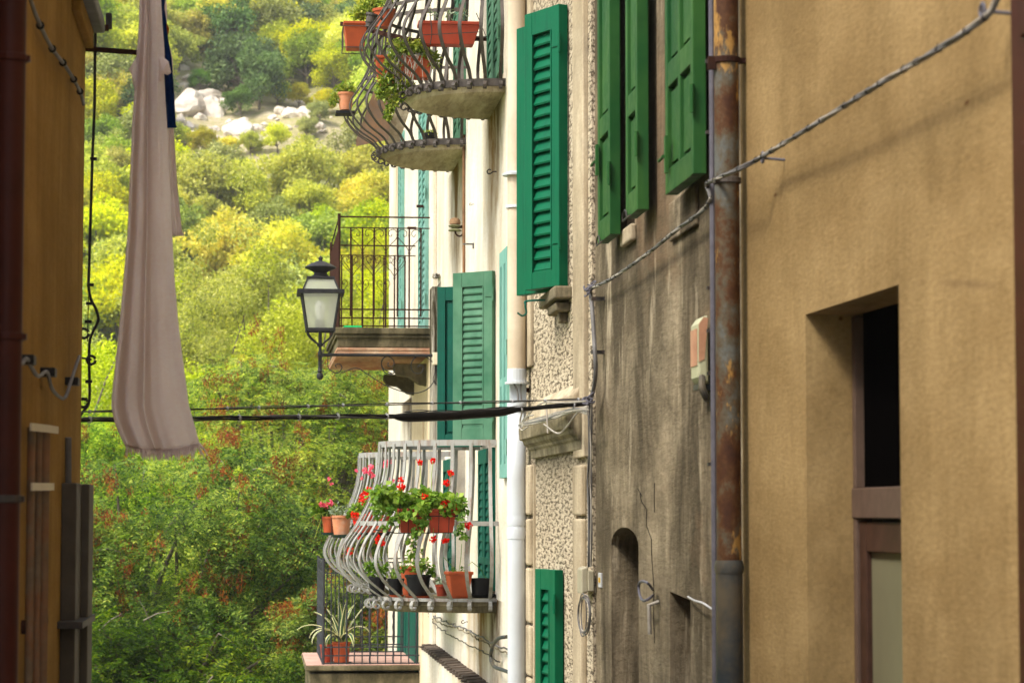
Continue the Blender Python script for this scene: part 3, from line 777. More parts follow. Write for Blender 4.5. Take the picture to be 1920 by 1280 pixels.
# details of the white facade
mb = MB(); y = YX(872, XW)
mb.tube([(XW - .012, y, ZY(-20, y, 872)), (XW - .014, y, ZY(300, y, 872)), (XW - .012, y, ZY(512, y, 872))], .011, 8)
cp = mb.build('copper_gas_pipe', m_plain('oxidised_copper_pipe', (.23, .12, .06), .6, dark=(.08, .05, .03)), hD)
mb = MB(); q_ = W(889, 457, XW); mb.box(XW - .085, XW + .005, q_.y, q_.y + .012, q_.z - .008, q_.z + .004); mb.box(XW - .012, XW + .003, q_.y - .002, q_.y + .014, q_.z - .035, q_.z + .006); mb.build('pipe_clip', M['cable_grey'], cp)
def hook(px, py, s=1.0, parent=hD, m='iron', X=XW):
    p = W(px, py, X); a = [p + Vector((0, 0, -.0)), p + Vector((-.03, 0, 0)), p + Vector((-.05, 0, -.015)), p + Vector((-.075, 0, -.02)), p + Vector((-.085, 0, 0)), p + Vector((-.07, 0, .018)), p + Vector((-.05, 0, .015))]
    a = [p + (q - p) * s for q in a]
    MB().tube(smooth_path(a, 5), .006 * s, 6).build('hook', M[m], parent)
hook(931, 322, .75); hook(877, 1165, .55); hook(889, 383, .4)
for px0, px1, py in ((781, 809, 384), (764, 786, 425)):               # iron bars that hold the far shutters
    y_ = YX((px0 + px1) / 2 + 4, XW) ; a = U(px0, py, y_); b = U(px1, py, y_)
    MB().obox(a, Vector((b.x - a.x, 0, 0)), (0, .02, 0), (0, 0, -.025)).build('shutter_stay', M['rust_iron'], hD)
# painted door surround and pilasters low on the far half of the facade
mb = MB(); mb.box(XW - .03, XW + .002, YX(815, XW), YX(777, XW), -1.2, ZY(676, 24, 790)); mb.build('door_surround', M['door_cream'], hD, bevel=.006)
mb = MB(); mb.box(XW - .045, XW - .028, YX(800, XW), YX(782, XW), -1.2, ZY(790, 24.5, 790)); mb.build('door', M['door_cream'], hD, bevel=.006)
mb = MB(); mb.box(XW - .035, XW + .002, YX(775, XW), YX(757, XW), -3.4, ZY(688, 26, 765)); mb.build('pilaster', M['white'], hD, bevel=.006)
mb = MB(); mb.box(XW - .04, XW + .002, YX(818, XW) , YX(813, XW), -3.4, 9.0); mb.build('pilaster', M['white'], hD, bevel=.01)
# lamp socket box beside the lamp arm is with the lamp

# row of ridge tiles on a fluted plaster ledge
mbt = MB(); mbf = MB(); N = 26; ya, yb = 15.6, 22.6; XL = XW - .10
zl = W(800, 1214, XL).z
for i in range(N):
    y = ya + (yb - ya) * i / N; p = (yb - ya) / N; zz = zl + rnd.uniform(-.004, .004) 
    mbt.prism([(XL - .02, y, zz + .0), (XW, y, zz + .008), (XW, y, zz + .022), (XL - .02, y, zz + .014)], (0, p * .62, 0))
    mbt.prism([(XL - .035, y + p * .5, zz - .018), (XW, y + p * .5, zz - .01), (XW, y + p * .5, zz + .0), (XL - .035, y + p * .5, zz - .006)], (0, p * .45, 0))
    for j in range(2): mbf.lathe((XL + .045, y + p * (.25 + .5 * j), zl - .75), [(p * .245, 0), (p * .245, .3), (p * .24, .72)], 10)
ld = mbf.build('fluted_ledge', M['white'], hD, smooth=True)
mbt.build('tile_row', m_plain('dark_old_roof_tile', (.085, .065, .05), .85, var=.4, scale=20, dark=(.03, .026, .02)), ld)

# downpipe of the white house
xp = XR - .075; yp = W(969, 900, xp).y + 0.0
dp = MB()
def zpipe(py): return ZY(py, yp, 969)
MB().tube([(xp, yp, -3), (xp, yp, zpipe(985)), (xp - .003, yp, zpipe(900)), (xp, yp, zpipe(770))], .051, 20).build('tmp', M['pvc_white'], hD)
pw = [o for o in COL.objects if o.name == 'tmp'][0]; pw.name = 'downpipe'; pw["label"] = 'white lower length of the downpipe'
for p_ in pw.data.polygons: p_.use_smooth = len(p_.vertices) == 4
mb = MB(); mb.lathe((xp, yp, zpipe(1010)), [(.0535, 0), (.056, .03), (.0535, .06)], 20); mb.lathe((xp, yp, zpipe(985)), [(.0525, 0), (.0555, .02), (.0525, .05)], 20)
mb.build('pipe_joint', M['pvc_white'], pw, smooth=True)
mb = MB(); mb.tube([(xp, yp, zpipe(692)), (xp, yp, 8.5)], .052, 20); pb = mb.build('downpipe', M['pvc_beige'], hD, smooth=True); pb["label"] = 'beige upper length of the downpipe'
mb = MB(); mb.lathe((xp, yp, zpipe(716)), [(.054, 0), (.054, .07), (.050, .075)], 20); mb.lathe((xp, yp, zpipe(720)), [(.066, 0), (.067, .012), (.054, .014)], 20)
mb.lathe((xp, yp, zpipe(772)), [(.054, 0), (.054, .05), (.05, .055)], 20); mb.box(xp - .035, xp + .055, yp + .02, yp + .05, zpipe(770), zpipe(716)); mb.build('pipe_joint', M['pvc_white'], pb)
mb = MB()
for k_ in (-.02, .02): mb.tube(smooth_path([(xp + k_, yp - .03, zpipe(718)), (xp + k_ * .4 + .01, yp - .04, zpipe(740)), (xp + k_ + .02, yp - .03, zpipe(790))]), .005, 6)
mb.build('overflow_hose', M['cable_grey'], pb)
mb = MB(); zc = zpipe(330)
mb.lathe((xp, yp, zc), [(.08, 0), (.082, .012), (.06, .02)], 20); mb.build('pipe_joint', M['pvc_white'], pb); MB().lathe((xp, yp, zc - .18), [(.062, 0), (.062, .015)], 20).build('pipe_joint', M['pvc_white'], pb)
mb = MB(); pq = W(986, 730, XR - .02); mb.box(pq.x - .03, XR, pq.y - .01, pq.y + .01, pq.z - .015, pq.z + .01); mb.build('pipe_bracket', M['rust_iron'], pb)

# rusted zinc downpipe at the corner of the grey house
xr, yr = XR - .06, W(1364, 500, XR - .06).y
def zrp(py): return ZY(py, yr, 1364)
mb = MB(); mb.tube([(xr, yr, zrp(1062)), (xr, yr, 8.2)], .0385, 20); rp = mb.build('downpipe', M['rust_pipe'], hB, smooth=True); rp["label"] = 'rusty peeling zinc downpipe'
mb = MB(); mb.tube([(xr, yr, -1), (xr, yr, zrp(1060))], .0415, 20); pl = mb.build('downpipe', M['pipe_slate'], hB, smooth=True); pl["label"] = 'slate grey lower sleeve of the downpipe'
for py in (120, 345):
    mb = MB(); mb.lathe((xr, yr, zrp(py)), [(.0405, 0), (.044, .002), (.044, .018), (.0405, .02)], 20)
    if py == 120: mb.box(xr + .03, XR + .01, yr - .012, yr + .012, zrp(py) + .002, zrp(py) + .018); mb.box(xr - .06, xr - .035, yr - .02, yr - .0, zrp(py) - .02, zrp(py) + .02)
    mb.build('pipe_clamp', M['rust_iron'] if py == 120 else M['iron_grey'], rp)
mb = MB(); mb.lathe((xr, yr, zrp(1062)), [(.043, -.02), (.046, 0), (.0405, .02)], 20); mb.build('pipe_joint', M['pipe_slate'], pl, smooth=True)
mb = MB(); xq = XR - .02; yq2 = W(1337, 500, xq).y
mb.tube([(xq, yq2, -1), (xq, yq2, 8)], .0105, 8); cnd = mb.build('conduit', M['cable_lilac'], hB, smooth=True)
mb = MB()
for py in (115, 248, 380, 540, 620, 700, 870): mb.box(xq - .02, XB, yq2 + .0, yq2 + .018, ZY(py, yq2, 1337) - .005, ZY(py, yq2, 1337) + .006)
mb.build('conduit_clip', M['iron'], cnd)

# --- left house
XLF = -.65
YL1 = YX(150, XLF)
hL = empty('brown_house', (XLF, 6, 0), 'shaded brown-ochre house corner along the left edge', 'house')
wall(XLF, [(3.2, -.3), (YL1, -1.2), (YL1, 4.15), (3.2, 4.15)], [], 4, flip=True).build('wall', M['ochre_left'], hL)
def LW(px, py, out=0.0): return W(px, py, XLF + out)
# ledge near the top corner
a, b = LW(118, -6, .05), LW(150, 22, .05)
mb = MB(); mb.box(XLF - .002, XLF + .07, 7.9, YL1 + .03, LW(150, 30).z - .0, LW(150, 30).z + .05); mb.build('ledge', M['cable_grey'], hL, bevel=.006)
mb = MB(); z_ = LW(150, 52).z; mb.box(XLF - .001, XLF + .03, 8.75, YL1 + .012, z_ - .02, z_ + .14); mb.build('corner_block', M['ochre_left'], hL, bevel=.006)
# brown downpipe with rings
xb = XLF + .05; yb_ = YX(4, xb)
mb = MB(); mb.tube([(xb, yb_, -.3), (xb, yb_, 4.2)], .042, 18); lp = mb.build('downpipe', M['pipe_brown'], hL, smooth=True); lp["label"] = 'dark red-brown downpipe on the left wall'
for py in (110, 631, 935):
    zz = ZY(py, yb_, 10); mb = MB(); mb.lathe((xb, yb_, zz - .009), [(.046, 0), (.048, .002), (.048, .016), (.046, .018)], 18); mb.box(XLF - .01, xb + .052, yb_ - .01, yb_ + .012, zz - .007, zz + .007); mb.build('pipe_clamp', M['pipe_brown'] if py < 900 else M['iron'], lp)
# pipes and trunking low on the wall
mb = MB()
for px, r in ((58, .012), (72, .010), (84, .014)):
    p = LW(px, 900, .02); zt_ = LW(px, 800, .02).z
    mb.tube([(XLF + .02, p.y, -.5), (XLF + .02, p.y, zt_)], r, 10)
gp = mb.build('pipe_run', m_plain('faded_brown_pipe', (.17, .125, .08), .8, dark=(.30, .10, .03), amt=.4), hL, smooth=True)
mb = MB()
for (pa, pb2) in (((58, 800), (108, 806)), ((60, 912), (100, 912))):
    A_, B_ = LW(*pa, .03), LW(*pb2, .03); mb.tube([A_, Vector((A_.x + .006, (A_.y + B_.y) / 2, (A_.z + B_.z) / 2)), B_], 0, flat=(.022, .006, (0, 0, 1)))
mb.build('pipe_strap', M['cream'], gp)
mb = MB()
for (px, py) in ((40, 1175), (82, 1162)): MB().lathe(LW(px, py, 0), [(.02, 0), (.02, .012)], 10, axis=(1, 0, 0)).build('wall_plug', M['rust_iron'], hL)
p0, p1 = LW(110, 1000, .0), LW(137, 1000, .0); mb = MB(); zt_ = LW(125, 906).z
mb.box(XLF - .001, XLF + .05, p0.y + .1, p1.y - .0, -1.2, zt_); mb.box(XLF + .01, XLF + .075, p1.y - .30, p1.y - .06, -1.2, zt_ - .001)
tr = mb.build('cable_trunking', m_plain('grey_brown_trunking', (.075, .062, .045), .6, scale=10), hL, bevel=.006)
mb = MB(); zz = LW(125, 1160).z; mb.box(XLF, XLF + .083, p0.y - .02, p1.y - .03, zz - .014, zz + .008); mb.build('strap', M['iron'], tr)
MB().tube([LW(128, 820, .015), LW(128, 905, .015)], .011, 8).build('conduit', M['cable_grey'], hL)

# ------------------------------------------------------------------ ground and hillside
RMT = RM.transposed()
def proj(p):
    q = RMT @ (Vector(p) - EYE); return 960 - F * q.x / q.z, 640 + F * q.y / q.z
def hz(x, y):
    if y < 8: z = 0.0
    elif y < 30: z = -(y - 8) * .14
    elif y < 40: z = -3.08 - (y - 30) * .4
    elif y < 75: z = -7.08
    else: z = -7.08 + min(y - 75, 92) * .55
    if y > 34:
        a = min(1, (y - 34) / 30)
        z += a * (1.1 * math.sin(x * .11 + y * .07) + .5 * math.sin(x * .37 - y * .21 + 1) + .22 * math.sin(x * .9 + y * .8))
    return z
def hill_hit(px, py):
    r = ray(px, py); t = 76 / r.y
    while t < 400:
        p = EYE + r * t
        if p.z < hz(p.x, p.y): return p
        t += .15
    return p
k = NT('hill_ground')
n = k.noise(.35, 6, .7); n2 = k.noise(3, 5, .7)
c = k.ramp(n, [(.3, (.16, .17, .05)), (.42, (.30, .26, .12)), (.55, (.42, .35, .22)), (.7, (.52, .45, .33))])
c = k.mix(k.ramp(n2, [(.46, 0.), (.62, .7)]), c, (.24, .26, .06))
vd = k.n("ShaderNodeVectorMath", operation='DISTANCE'); k.l(k.tc.outputs['Object'], vd.inputs[0]); vd.inputs[1].default_value = tuple(hill_hit(465, 235))
c = k.mix(k.maprange(vd.outputs['Value'], 7, 13), c, k.ramp(n2, [(.35, (.09, .13, .02)), (.65, (.20, .25, .04))]))
k.bsdf(c, .95, normal=k.bump(n2, .8, .2)); M['hill'] = k.m
k = NT('stone_paving')
v = k.voro(3.2, feature='DISTANCE_TO_EDGE'); n = k.noise(12, 5, .7)
c = k.mix(k.ramp(v, [(.0, 0.), (.05, 1.)]), (.06, .055, .045), k.mix(n, (.22, .20, .17), (.34, .31, .27)))
k.bsdf(c, .8, normal=k.bump(v, .4, .02)); M['paving'] = k.m
def grid(name, xs, ys, m, f, kind='structure', lift=0):
    X, Y = np.meshgrid(xs, ys); Z = np.vectorize(f)(X, Y) + lift
    V = np.stack([X, Y, Z], -1).reshape(-1, 3); nx, ny = len(xs), len(ys)
    i = np.arange((ny - 1) * (nx - 1)); r_, c_ = i // (nx - 1), i % (nx - 1); a = r_ * nx + c_
    o = np_mesh(name, V, np.stack([a, a + 1, a + nx + 1, a + nx], -1), 4, m, smooth=True)
    return tag(o, kind=kind)
xs = np.concatenate([np.linspace(-600, -60, 12)[:-1], np.linspace(-60, 90, 110), np.linspace(90, 600, 12)[1:]])
ys = np.concatenate([np.linspace(-400, 0, 8)[:-1], np.linspace(0, 60, 40)[:-1], np.linspace(60, 210, 110)[:-1], np.linspace(210, 900, 14)])
tag(grid('ground', xs, ys, M['hill'], lambda x, y: hz(x, y)), 'grassy hillside and valley floor beyond the alley')
tag(grid('street', np.linspace(-.75, 1.62, 5), np.linspace(-12, 29.5, 60), M['paving'], lambda x, y: hz(x, y) + .02), 'stone paved alley between the houses')

# ------------------------------------------------------------------ foliage
def unit(a): return a / np.maximum(np.linalg.norm(a, axis=-1, keepdims=True), 1e-9)
def leaf_faces(P, A, B, L, Wd):
    """rhombic leaves: P base points, A long axes, B side axes"""
    n = len(P); N_ = np.cross(A, B)
    v = np.empty((n, 4, 3)); L = L[:, None]; Wd = Wd[:, None]
    v[:, 0] = P; v[:, 1] = P + A * L * .45 + B * Wd * .5 + N_ * Wd * .12; v[:, 2] = P + A * L; v[:, 3] = P + A * L * .5 - B * Wd * .5 + N_ * Wd * .12
    f = np.arange(n * 4).reshape(n, 4)
    return v.reshape(-1, 3), f
def clumps_to_leaves(C, R, per, size, asp, up=.3, droop=.2, shell=.55, flat=.8, seed=1):
    """C (k,3) clump centres, R (k,) radii; leaves gather near each clump's outer shell"""
    g = np.random.default_rng(seed); k_ = len(C); n = k_ * per
    c = np.repeat(C, per, 0); r = np.repeat(R, per)
    d = unit(g.normal(size=(n, 3))); d[:, 2] *= flat
    rad = r * (shell + (1 - shell) * g.random(n)) * (1 + .25 * g.normal(size=n) * .6)
    P = c + d * rad[:, None]
    A = unit(d * .7 + g.normal(size=(n, 3)) * .7 + np.array([0, 0, -droop]))
    N_ = unit(d * .5 + g.normal(size=(n, 3)) * .6 + np.array([0, 0, up]))
    B = unit(np.cross(N_, A)); L = size * (.7 + .6 * g.random(n))
    return leaf_faces(P, A, B, L, L * asp)
def crown_clumps(n, rx, ry, rz, g, inner=.5, top=.0, jag=.18):
    d = unit(g.normal(size=(n, 3))); d[:, 2] = np.where(d[:, 2] < top - .5, -d[:, 2], d[:, 2])
    s = inner + (1 - inner) * g.random(n) ** .6
    s *= 1 + jag * g.normal(size=n)
    return d * s[:, None] * np.array([rx, ry, rz])
def join_mesh(name, parts, mats, location=(0, 0, 0)):
    """parts: list of (verts, quads, material index) -> one mesh"""
    V = []; Fc = []; MI = []; b = 0
    for v, f, mi in parts:
        V.append(v); Fc.append(f + b); MI.append(np.full(len(f), mi)); b += len(v)
    V = np.concatenate(V); Fc = np.concatenate(Fc); MI = np.concatenate(MI)
    me = bpy.data.meshes.new(name); nf = len(Fc)
    me.vertices.add(len(V)); me.loops.add(nf * 4); me.polygons.add(nf)
    me.vertices.foreach_set("co", V.astype(np.float32).ravel()); me.loops.foreach_set("vertex_index", Fc.astype(np.int32).ravel())
    me.polygons.foreach_set("loop_start", np.arange(0, nf * 4, 4, dtype=np.int32)); me.polygons.foreach_set("loop_total", np.full(nf, 4, dtype=np.int32))
    me.polygons.foreach_set("material_index", MI.astype(np.int32)); me.update(calc_edges=True)
    for m in mats: me.materials.append(m)
    return me
def tube_np(pts, rs, n=6):
    mb = MB(); mb.tube(pts, rs, n, cap=False); return np.array(mb.v), np.array(mb.f)
def limbs(C, base, fork, r0, g, n=14, trunk_r=None):
    """trunk from base to fork, then tapering limbs towards chosen clump centres"""
    out = []; base, fork = Vector(base), Vector(fork)
    mid = (base + fork) / 2 + Vector((g.normal() * .05, g.normal() * .05, 0)) * r0 * 10
    out.append(tube_np(smooth_path([base, mid, fork], 4), [r0 * (1 - .05 * i) for i in range(9)], 8))
    for i in g.choice(len(C), min(n, len(C)), replace=False):
        e = Vector(C[i]); m_ = fork.lerp(e, .5) + Vector(g.normal(size=3) * .08) * (e - fork).length
        pts = smooth_path([fork - Vector((0, 0, .2)) * r0, m_, e], 5); k_ = len(pts)
        out.append(tube_np(pts, [r0 * .5 * (1 - .9 * j / (k_ - 1)) for j in range(k_)], 5))
    v = np.concatenate([o[0] for o in out]); b = 0; fs = []
    for o in out: fs.append(o[1] + b); b += len(o[0])
    return v, np.concatenate(fs)
bark = m_plain('tree_bark', (.16, .13, .10), .9, var=.4, scale=8, bump=1)
twig_m = m_plain('grey_twigs', (.22, .19, .15), .9)
bark_pale = m_plain('pale_tree_bark', (.34, .31, .26), .9, var=.3, scale=8, bump=1)
LF = {
 'yellow': m_leaf('yellow_green_leaves', [(.30, .34, .010), (.52, .54, .015), (.70, .66, .02), (.82, .74, .05)], .45, hue=.02, scale=.7),
 'green': m_leaf('mid_green_leaves', [(.16, .24, .012), (.32, .42, .022), (.48, .57, .05), (.62, .66, .09)], .4, hue=.025, scale=.7),
 'grey': m_leaf('grey_green_leaves', [(.15, .19, .04), (.29, .33, .08), (.44, .46, .13), (.58, .58, .20)], .3, hue=.02, scale=.7),
 'dark': m_leaf('dark_green_leaves', [(.05, .12, .02), (.09, .19, .03), (.15, .27, .045), (.26, .38, .07)], .3, hue=.01, scale=.7),
 'lime': m_leaf('lime_leaves', [(.17, .22, .006), (.36, .43, .010), (.60, .65, .025), (.85, .84, .12)], .5, hue=.012, scale=.9, rough=.4),
 'olive': m_leaf('olive_leaves', [(.19, .23, .015), (.38, .42, .035), (.58, .60, .07), (.82, .80, .18)], .45, hue=.01, scale=.9, rough=.4),
 'frond': m_leaf('ash_leaves', [(.015, .05, .001), (.065, .16, .002), (.20, .35, .002), (.44, .54, .004), (.72, .70, .012)], .5, hue=.008, scale=1.1, rough=.45),
 'frond_half_shaded': m_leaf('half_shaded_ash_leaves', [(.010, .036, .001), (.035, .095, .002), (.11, .22, .002), (.30, .42, .004), (.62, .64, .012)], .5, hue=.008, scale=1.1, rough=.45),  # frond tones lowered, part of the crown shade is in the colour
 'frond_dark_shaded': m_leaf('deep_green_shaded_ash_leaves', [(.006, .022, .001), (.016, .05, .002), (.045, .11, .003), (.14, .24, .004), (.34, .42, .01)], .45, hue=.008, scale=1.1, rough=.45),  # crown shade put into the leaf colour; also the bluish tree's own green
}
seedm = m_leaf('rust_red_seeds', [(.08, .018, .010), (.18, .035, .013), (.34, .075, .018), (.60, .25, .04)], .3, hue=.0, scale=3, objvar=False)

# hillside trees: five crown shapes, many copies
hill_me = []
for v_ in range(6):
    g = np.random.default_rng(100 + v_)
    R = 1.0; C = crown_clumps(46, .8, .8, .78 + .1 * (v_ % 3), g, .45); C[:, 2] += .75
    rr_ = (.20 + .14 * g.random(len(C)))
    V, Fq = clumps_to_leaves(C, rr_, 190, .095, .62, up=.5, seed=200 + v_)
    tv, tf = limbs(C, (0, 0, -.9), (0, 0, .25), .07, g, 9)
    hill_me.append(join_mesh('hillside_tree', [(V, Fq, 0), (tv, tf, 1)], [LF['green'], bark]))
cls = {'yellow': 'bright yellow-green tree in the wood on the hillside', 'green': 'mid green tree in the wood on the hillside',
       'grey': 'grey-green tree in the wood on the hillside', 'dark': 'dark green tree in the wood on the hillside'}
nhill = 0
g = np.random.default_rng(5)
proto_done = set()
def hill_tree(x, y, s, colr, label=None, group=None, sz=1.0, var=None, name='hillside_tree'):
    global nhill
    me = hill_me[(nhill if var is None else var) % 6]; nhill += 1
    o = bpy.data.objects.new(name, me); COL.objects.link(o)
    o.location = (x, y, hz(x, y) + s * .12); o.scale = (s, s, s * sz); o.rotation_euler.z = float(g.random() * 6.28)
    o.material_slots[0].link = 'OBJECT'; o.material_slots[0].material = LF[colr]
    tag(o, label or cls[colr], 'tree', group or ('trees of the hillside wood' if not label else None))
    return o
yy = 90.0
while yy < 152:
    s0 = 1.9 if yy < 106 else 1.62
    half = .066 * yy + 3.5; cx = .0
    xx = -.085 * yy - 1.5
    while xx < .055 * yy + 1.5 + (1 if yy > 110 else 0):
        x, y = xx + g.normal() * .5, yy + g.normal() * .5
        sz_ = s0 * (.75 + .5 * g.random())
        px, py = proj((x, y, hz(x, y) + 1.0))
        top = proj((x, y, hz(x, y) + sz_ * 1.6))[1]
        skip = (300 < px < 680 and top < 266 - max(0, px - 600) * .4 and py > 150) or (300 < px < 460 and 100 < py <= 160 and g.random() < .5)
        if not skip and top < 1300 and py > -130:
            t = g.random(); nz_ = math.sin(x * .35 + 2) * math.sin(y * .16 + x * .1)
            t += nz_ * .25
            if 225 < py < 330 and px > 330: colr = 'grey' if t < .55 else 'yellow'
            elif py < 60: colr = 'yellow' if t < .72 else 'green' if t < .95 else 'dark'
            elif py < 225: colr = 'green' if t < .25 else 'yellow' if t < .8 else 'grey' if t < .94 else 'dark'
            elif py < 450: colr = 'yellow' if t < .65 else 'grey' if t < .85 else 'green'
            else: colr = 'yellow' if t < .45 else 'green'
            hill_tree(x, y, sz_, colr)
        xx += s0 * 1.38
    yy += s0 * 1.28
p = hill_hit(486, 205); hill_tree(p.x, p.y, 1.55, 'dark', 'round dark green tree standing above the boulders in the clearing', sz=1.15, var=2, name='round_tree')
p = hill_hit(455, 212); hill_tree(p.x - .1, p.y - .6, .85, 'dark', 'small dark bush at the left foot of the round tree', var=4, name='bush')
p = hill_hit(520, 196); hill_tree(p.x, p.y - .8, .8, 'green', 'pale green bush at the right foot of the round tree', var=3, name='bush')
p = hill_hit(375, 170); hill_tree(p.x, p.y, .6, 'dark', 'small dark shrub above the biggest boulder', var=1, name='bush')
for px, py in ((560, 205), (595, 235), (470, 290), (380, 292), (340, 285), (430, 300), (520, 285), (575, 262), (610, 215)):
    p = hill_hit(px, py); hill_tree(p.x, p.y, .5 + .3 * g.random(), ('yellow', 'grey')[px % 2], 'low scrubby bush at the edge of the boulder clearing', 'scrub round the boulder clearing', name='bush')

# boulders
rock_m = m_plain('pale_limestone', (.68, .61, .52), .9, var=.2, scale=1.4, bump=.9, dark=(.25, .19, .13), amt=.7)
rock_me = []
for v_ in range(5):
    bmh = bmesh.new(); bmesh.ops.create_icosphere(bmh, subdivisions=3, radius=1)
    g2 = np.random.default_rng(40 + v_); pl = unit(g2.normal(size=(13, 3))); dd_ = .62 + .3 * g2.random(13)
    for v in bmh.verts:
        c_ = np.array(v.co)
        for a_, d_ in zip(pl, dd_):
            s_ = float(c_ @ a_)
            if s_ > d_: c_ = c_ - a_ * (s_ - d_)
        v.co = Vector(c_) * (1 + .05 * math.sin(9 * c_[0] + 7 * c_[1] + v_) + .03 * math.sin(17 * c_[2] + 5 * c_[0]))
    me = bpy.data.meshes.new('boulder'); bmh.to_mesh(me); bmh.free(); me.materials.append(rock_m); rock_me.append(me)
def boulder(px, py, s, sc=(1, 1, 1), label=None):
    p = hill_hit(px, py); o = bpy.data.objects.new('boulder', rock_me[rnd.randrange(5)]); COL.objects.link(o)
    o.location = p + Vector((0, 0, s * .12)); o.scale = (s * sc[0], s * sc[1], s * sc[2]); o.rotation_euler = (rnd.uniform(-.5, .5), rnd.uniform(-.5, .5), rnd.uniform(0, 6))
    tag(o, label or 'pale boulder lying among others in the hillside clearing', 'boulder', None if label else 'boulders of the hillside clearing')
boulder(352, 212, 1.05, (1.15, 1, 1.1), 'biggest pale boulder, at the left of the clearing beside the blue cloth')
boulder(400, 215, .75, (.9, .9, 1.25), 'tall cracked pale boulder just right of the biggest one')
boulder(445, 250, .85, (1.5, 1, .6), 'long flat pale boulder in the lowest part of the clearing')
boulder(390, 183, .7, (1.4, 1, .5), 'long low pale boulder above the cracked one')
for px, py, s in ((375, 225, .4), (337, 225, .3), (352, 240, .3), (362, 255, .25), (345, 262, .3), (388, 250, .4), (375, 262, .3), (402, 268, .35), (415, 278, .3), (430, 232, .25), (448, 214, .22), (455, 232, .3), (420, 205, .3),
                  (470, 240, .25), (482, 245, .3), (495, 235, .2), (498, 250, .22), (526, 212, .35), (548, 217, .42), (560, 200, .3), (575, 205, .28), (538, 190, .25), (572, 216, .4), (588, 224, .3), (520, 240, .3), (540, 245, .25),
                  (510, 222, .2), (405, 145, .35), (420, 150, .3), (395, 158, .3), (432, 158, .28), (345, 130, .3), (352, 150, .35), (340, 165, .3), (415, 168, .22), (535, 170, .2), (600, 240, .3), (365, 275, .2), (392, 282, .22)):
    boulder(px, py, s * rnd.uniform(.9, 1.25), (rnd.uniform(.9, 1.5), 1, rnd.uniform(.6, .95)))

for _ in range(75):
    a_, q_ = rnd.uniform(0, 6.28), rnd.random() ** .5
    px, py = 472 + 155 * q_ * math.cos(a_), 228 + 46 * q_ * math.sin(a_)
    if not (440 < px < 540 and py < 222): boulder(px, py, rnd.uniform(.08, .26), (rnd.uniform(.9, 1.6), 1, rnd.uniform(.5, .95)))

# leafy trees of the valley floor, seen leaf by leaf
def big_tree(name, px, Y, top_py, rx, rz, leaf, label, seed, leafsize=.085, ncl=150, per=360, bk=bark, asp=.6, clr=.5, group=None):
    gg = np.random.default_rng(seed)
    x = U(px, 640, Y).x; zt_ = U(px, top_py, Y).z; gz = hz(x, Y)
    root = empty(name, (x, Y, gz), label, 'tree', group)
    C = crown_clumps(ncl, rx, rx * .85, rz, gg, .35, jag=.12); C += np.array([x, Y, zt_ - rz])
    R_ = clr * (.7 + .6 * gg.random(len(C)))
    V, Fq = clumps_to_leaves(C, R_, per, leafsize, asp, up=.35, droop=.35, shell=.35, flat=.85, seed=seed + 1)
    np_mesh('crown', V, Fq, 4, leaf, root)
    tv, tf = limbs(C, (x, Y, gz - .1), (x, Y, zt_ - rz * 1.35), .11, gg, 34)
    np_mesh('trunk', tv, tf, 4, bk, root)
    return root
big_tree('leafy_tree', 250, 56, 560, 2.7, 5.0, LF['lime'], 'lime green small-leaved tree behind the hanging cloth', 21)
big_tree('leafy_tree', 420, 62, 408, 2.6, 6.5, LF['lime'], 'tall lime green tree right of the hanging cloth', 22)
big_tree('leafy_tree', 585, 58, 500, 2.3, 5.5, LF['olive'], 'paler olive-green tree behind the street lamp', 23)
big_tree('leafy_tree', 715, 66, 440, 2.6, 6.0, LF['lime'], 'lime green tree partly hidden by the white house corner', 24)
big_tree('leafy_tree', 90, 64, 600, 2.8, 6.0, LF['olive'], 'olive-green tree showing beside the brown house corner', 25)
big_tree('leafy_tree', 330, 71, 560, 3.2, 6.5, LF['olive'], 'olive-green tree farthest back of the valley trees', 26, ncl=120)
big_tree('leafy_tree', 520, 72, 520, 3.2, 7, LF['lime'], 'lime green tree set back between the lamp and the tall tree', 27, ncl=120)

# ash-like tree with pinnate leaves and red seed bunches
def fronds(P, A, N_, L, g, pairs=6):
    """P bases, A directions, N_ normals; returns leaflet quads"""
    B = unit(np.cross(N_, A)); N_ = np.cross(A, B); out = []
    t = np.linspace(.18, 1, pairs)
    for i, tt in enumerate(t):
        c = P + A * (L * tt)[:, None] - np.array([0, 0, 1]) * (L * .28 * tt * tt)[:, None]
        for sg in (-1, 1):
            a = unit(A * .45 + B * sg * 1.0 - np.array([0, 0, .25]) + g.normal(size=P.shape) * .15)
            b = unit(np.cross(N_ + g.normal(size=P.shape) * .25, a))
            l_ = L * (.27 - .07 * abs(tt - .5)); out.append(leaf_faces(c, a, b, l_, l_ * .36))
    c = P + A * L[:, None] - np.array([0, 0, 1]) * (L * .28)[:, None]
    out.append(leaf_faces(c, unit(A - np.array([0, 0, .4])), B, L * .26, L * .1))
    V = np.concatenate([o[0] for o in out]); n = len(V) // 4
    return V, np.arange(n * 4).reshape(n, 4)
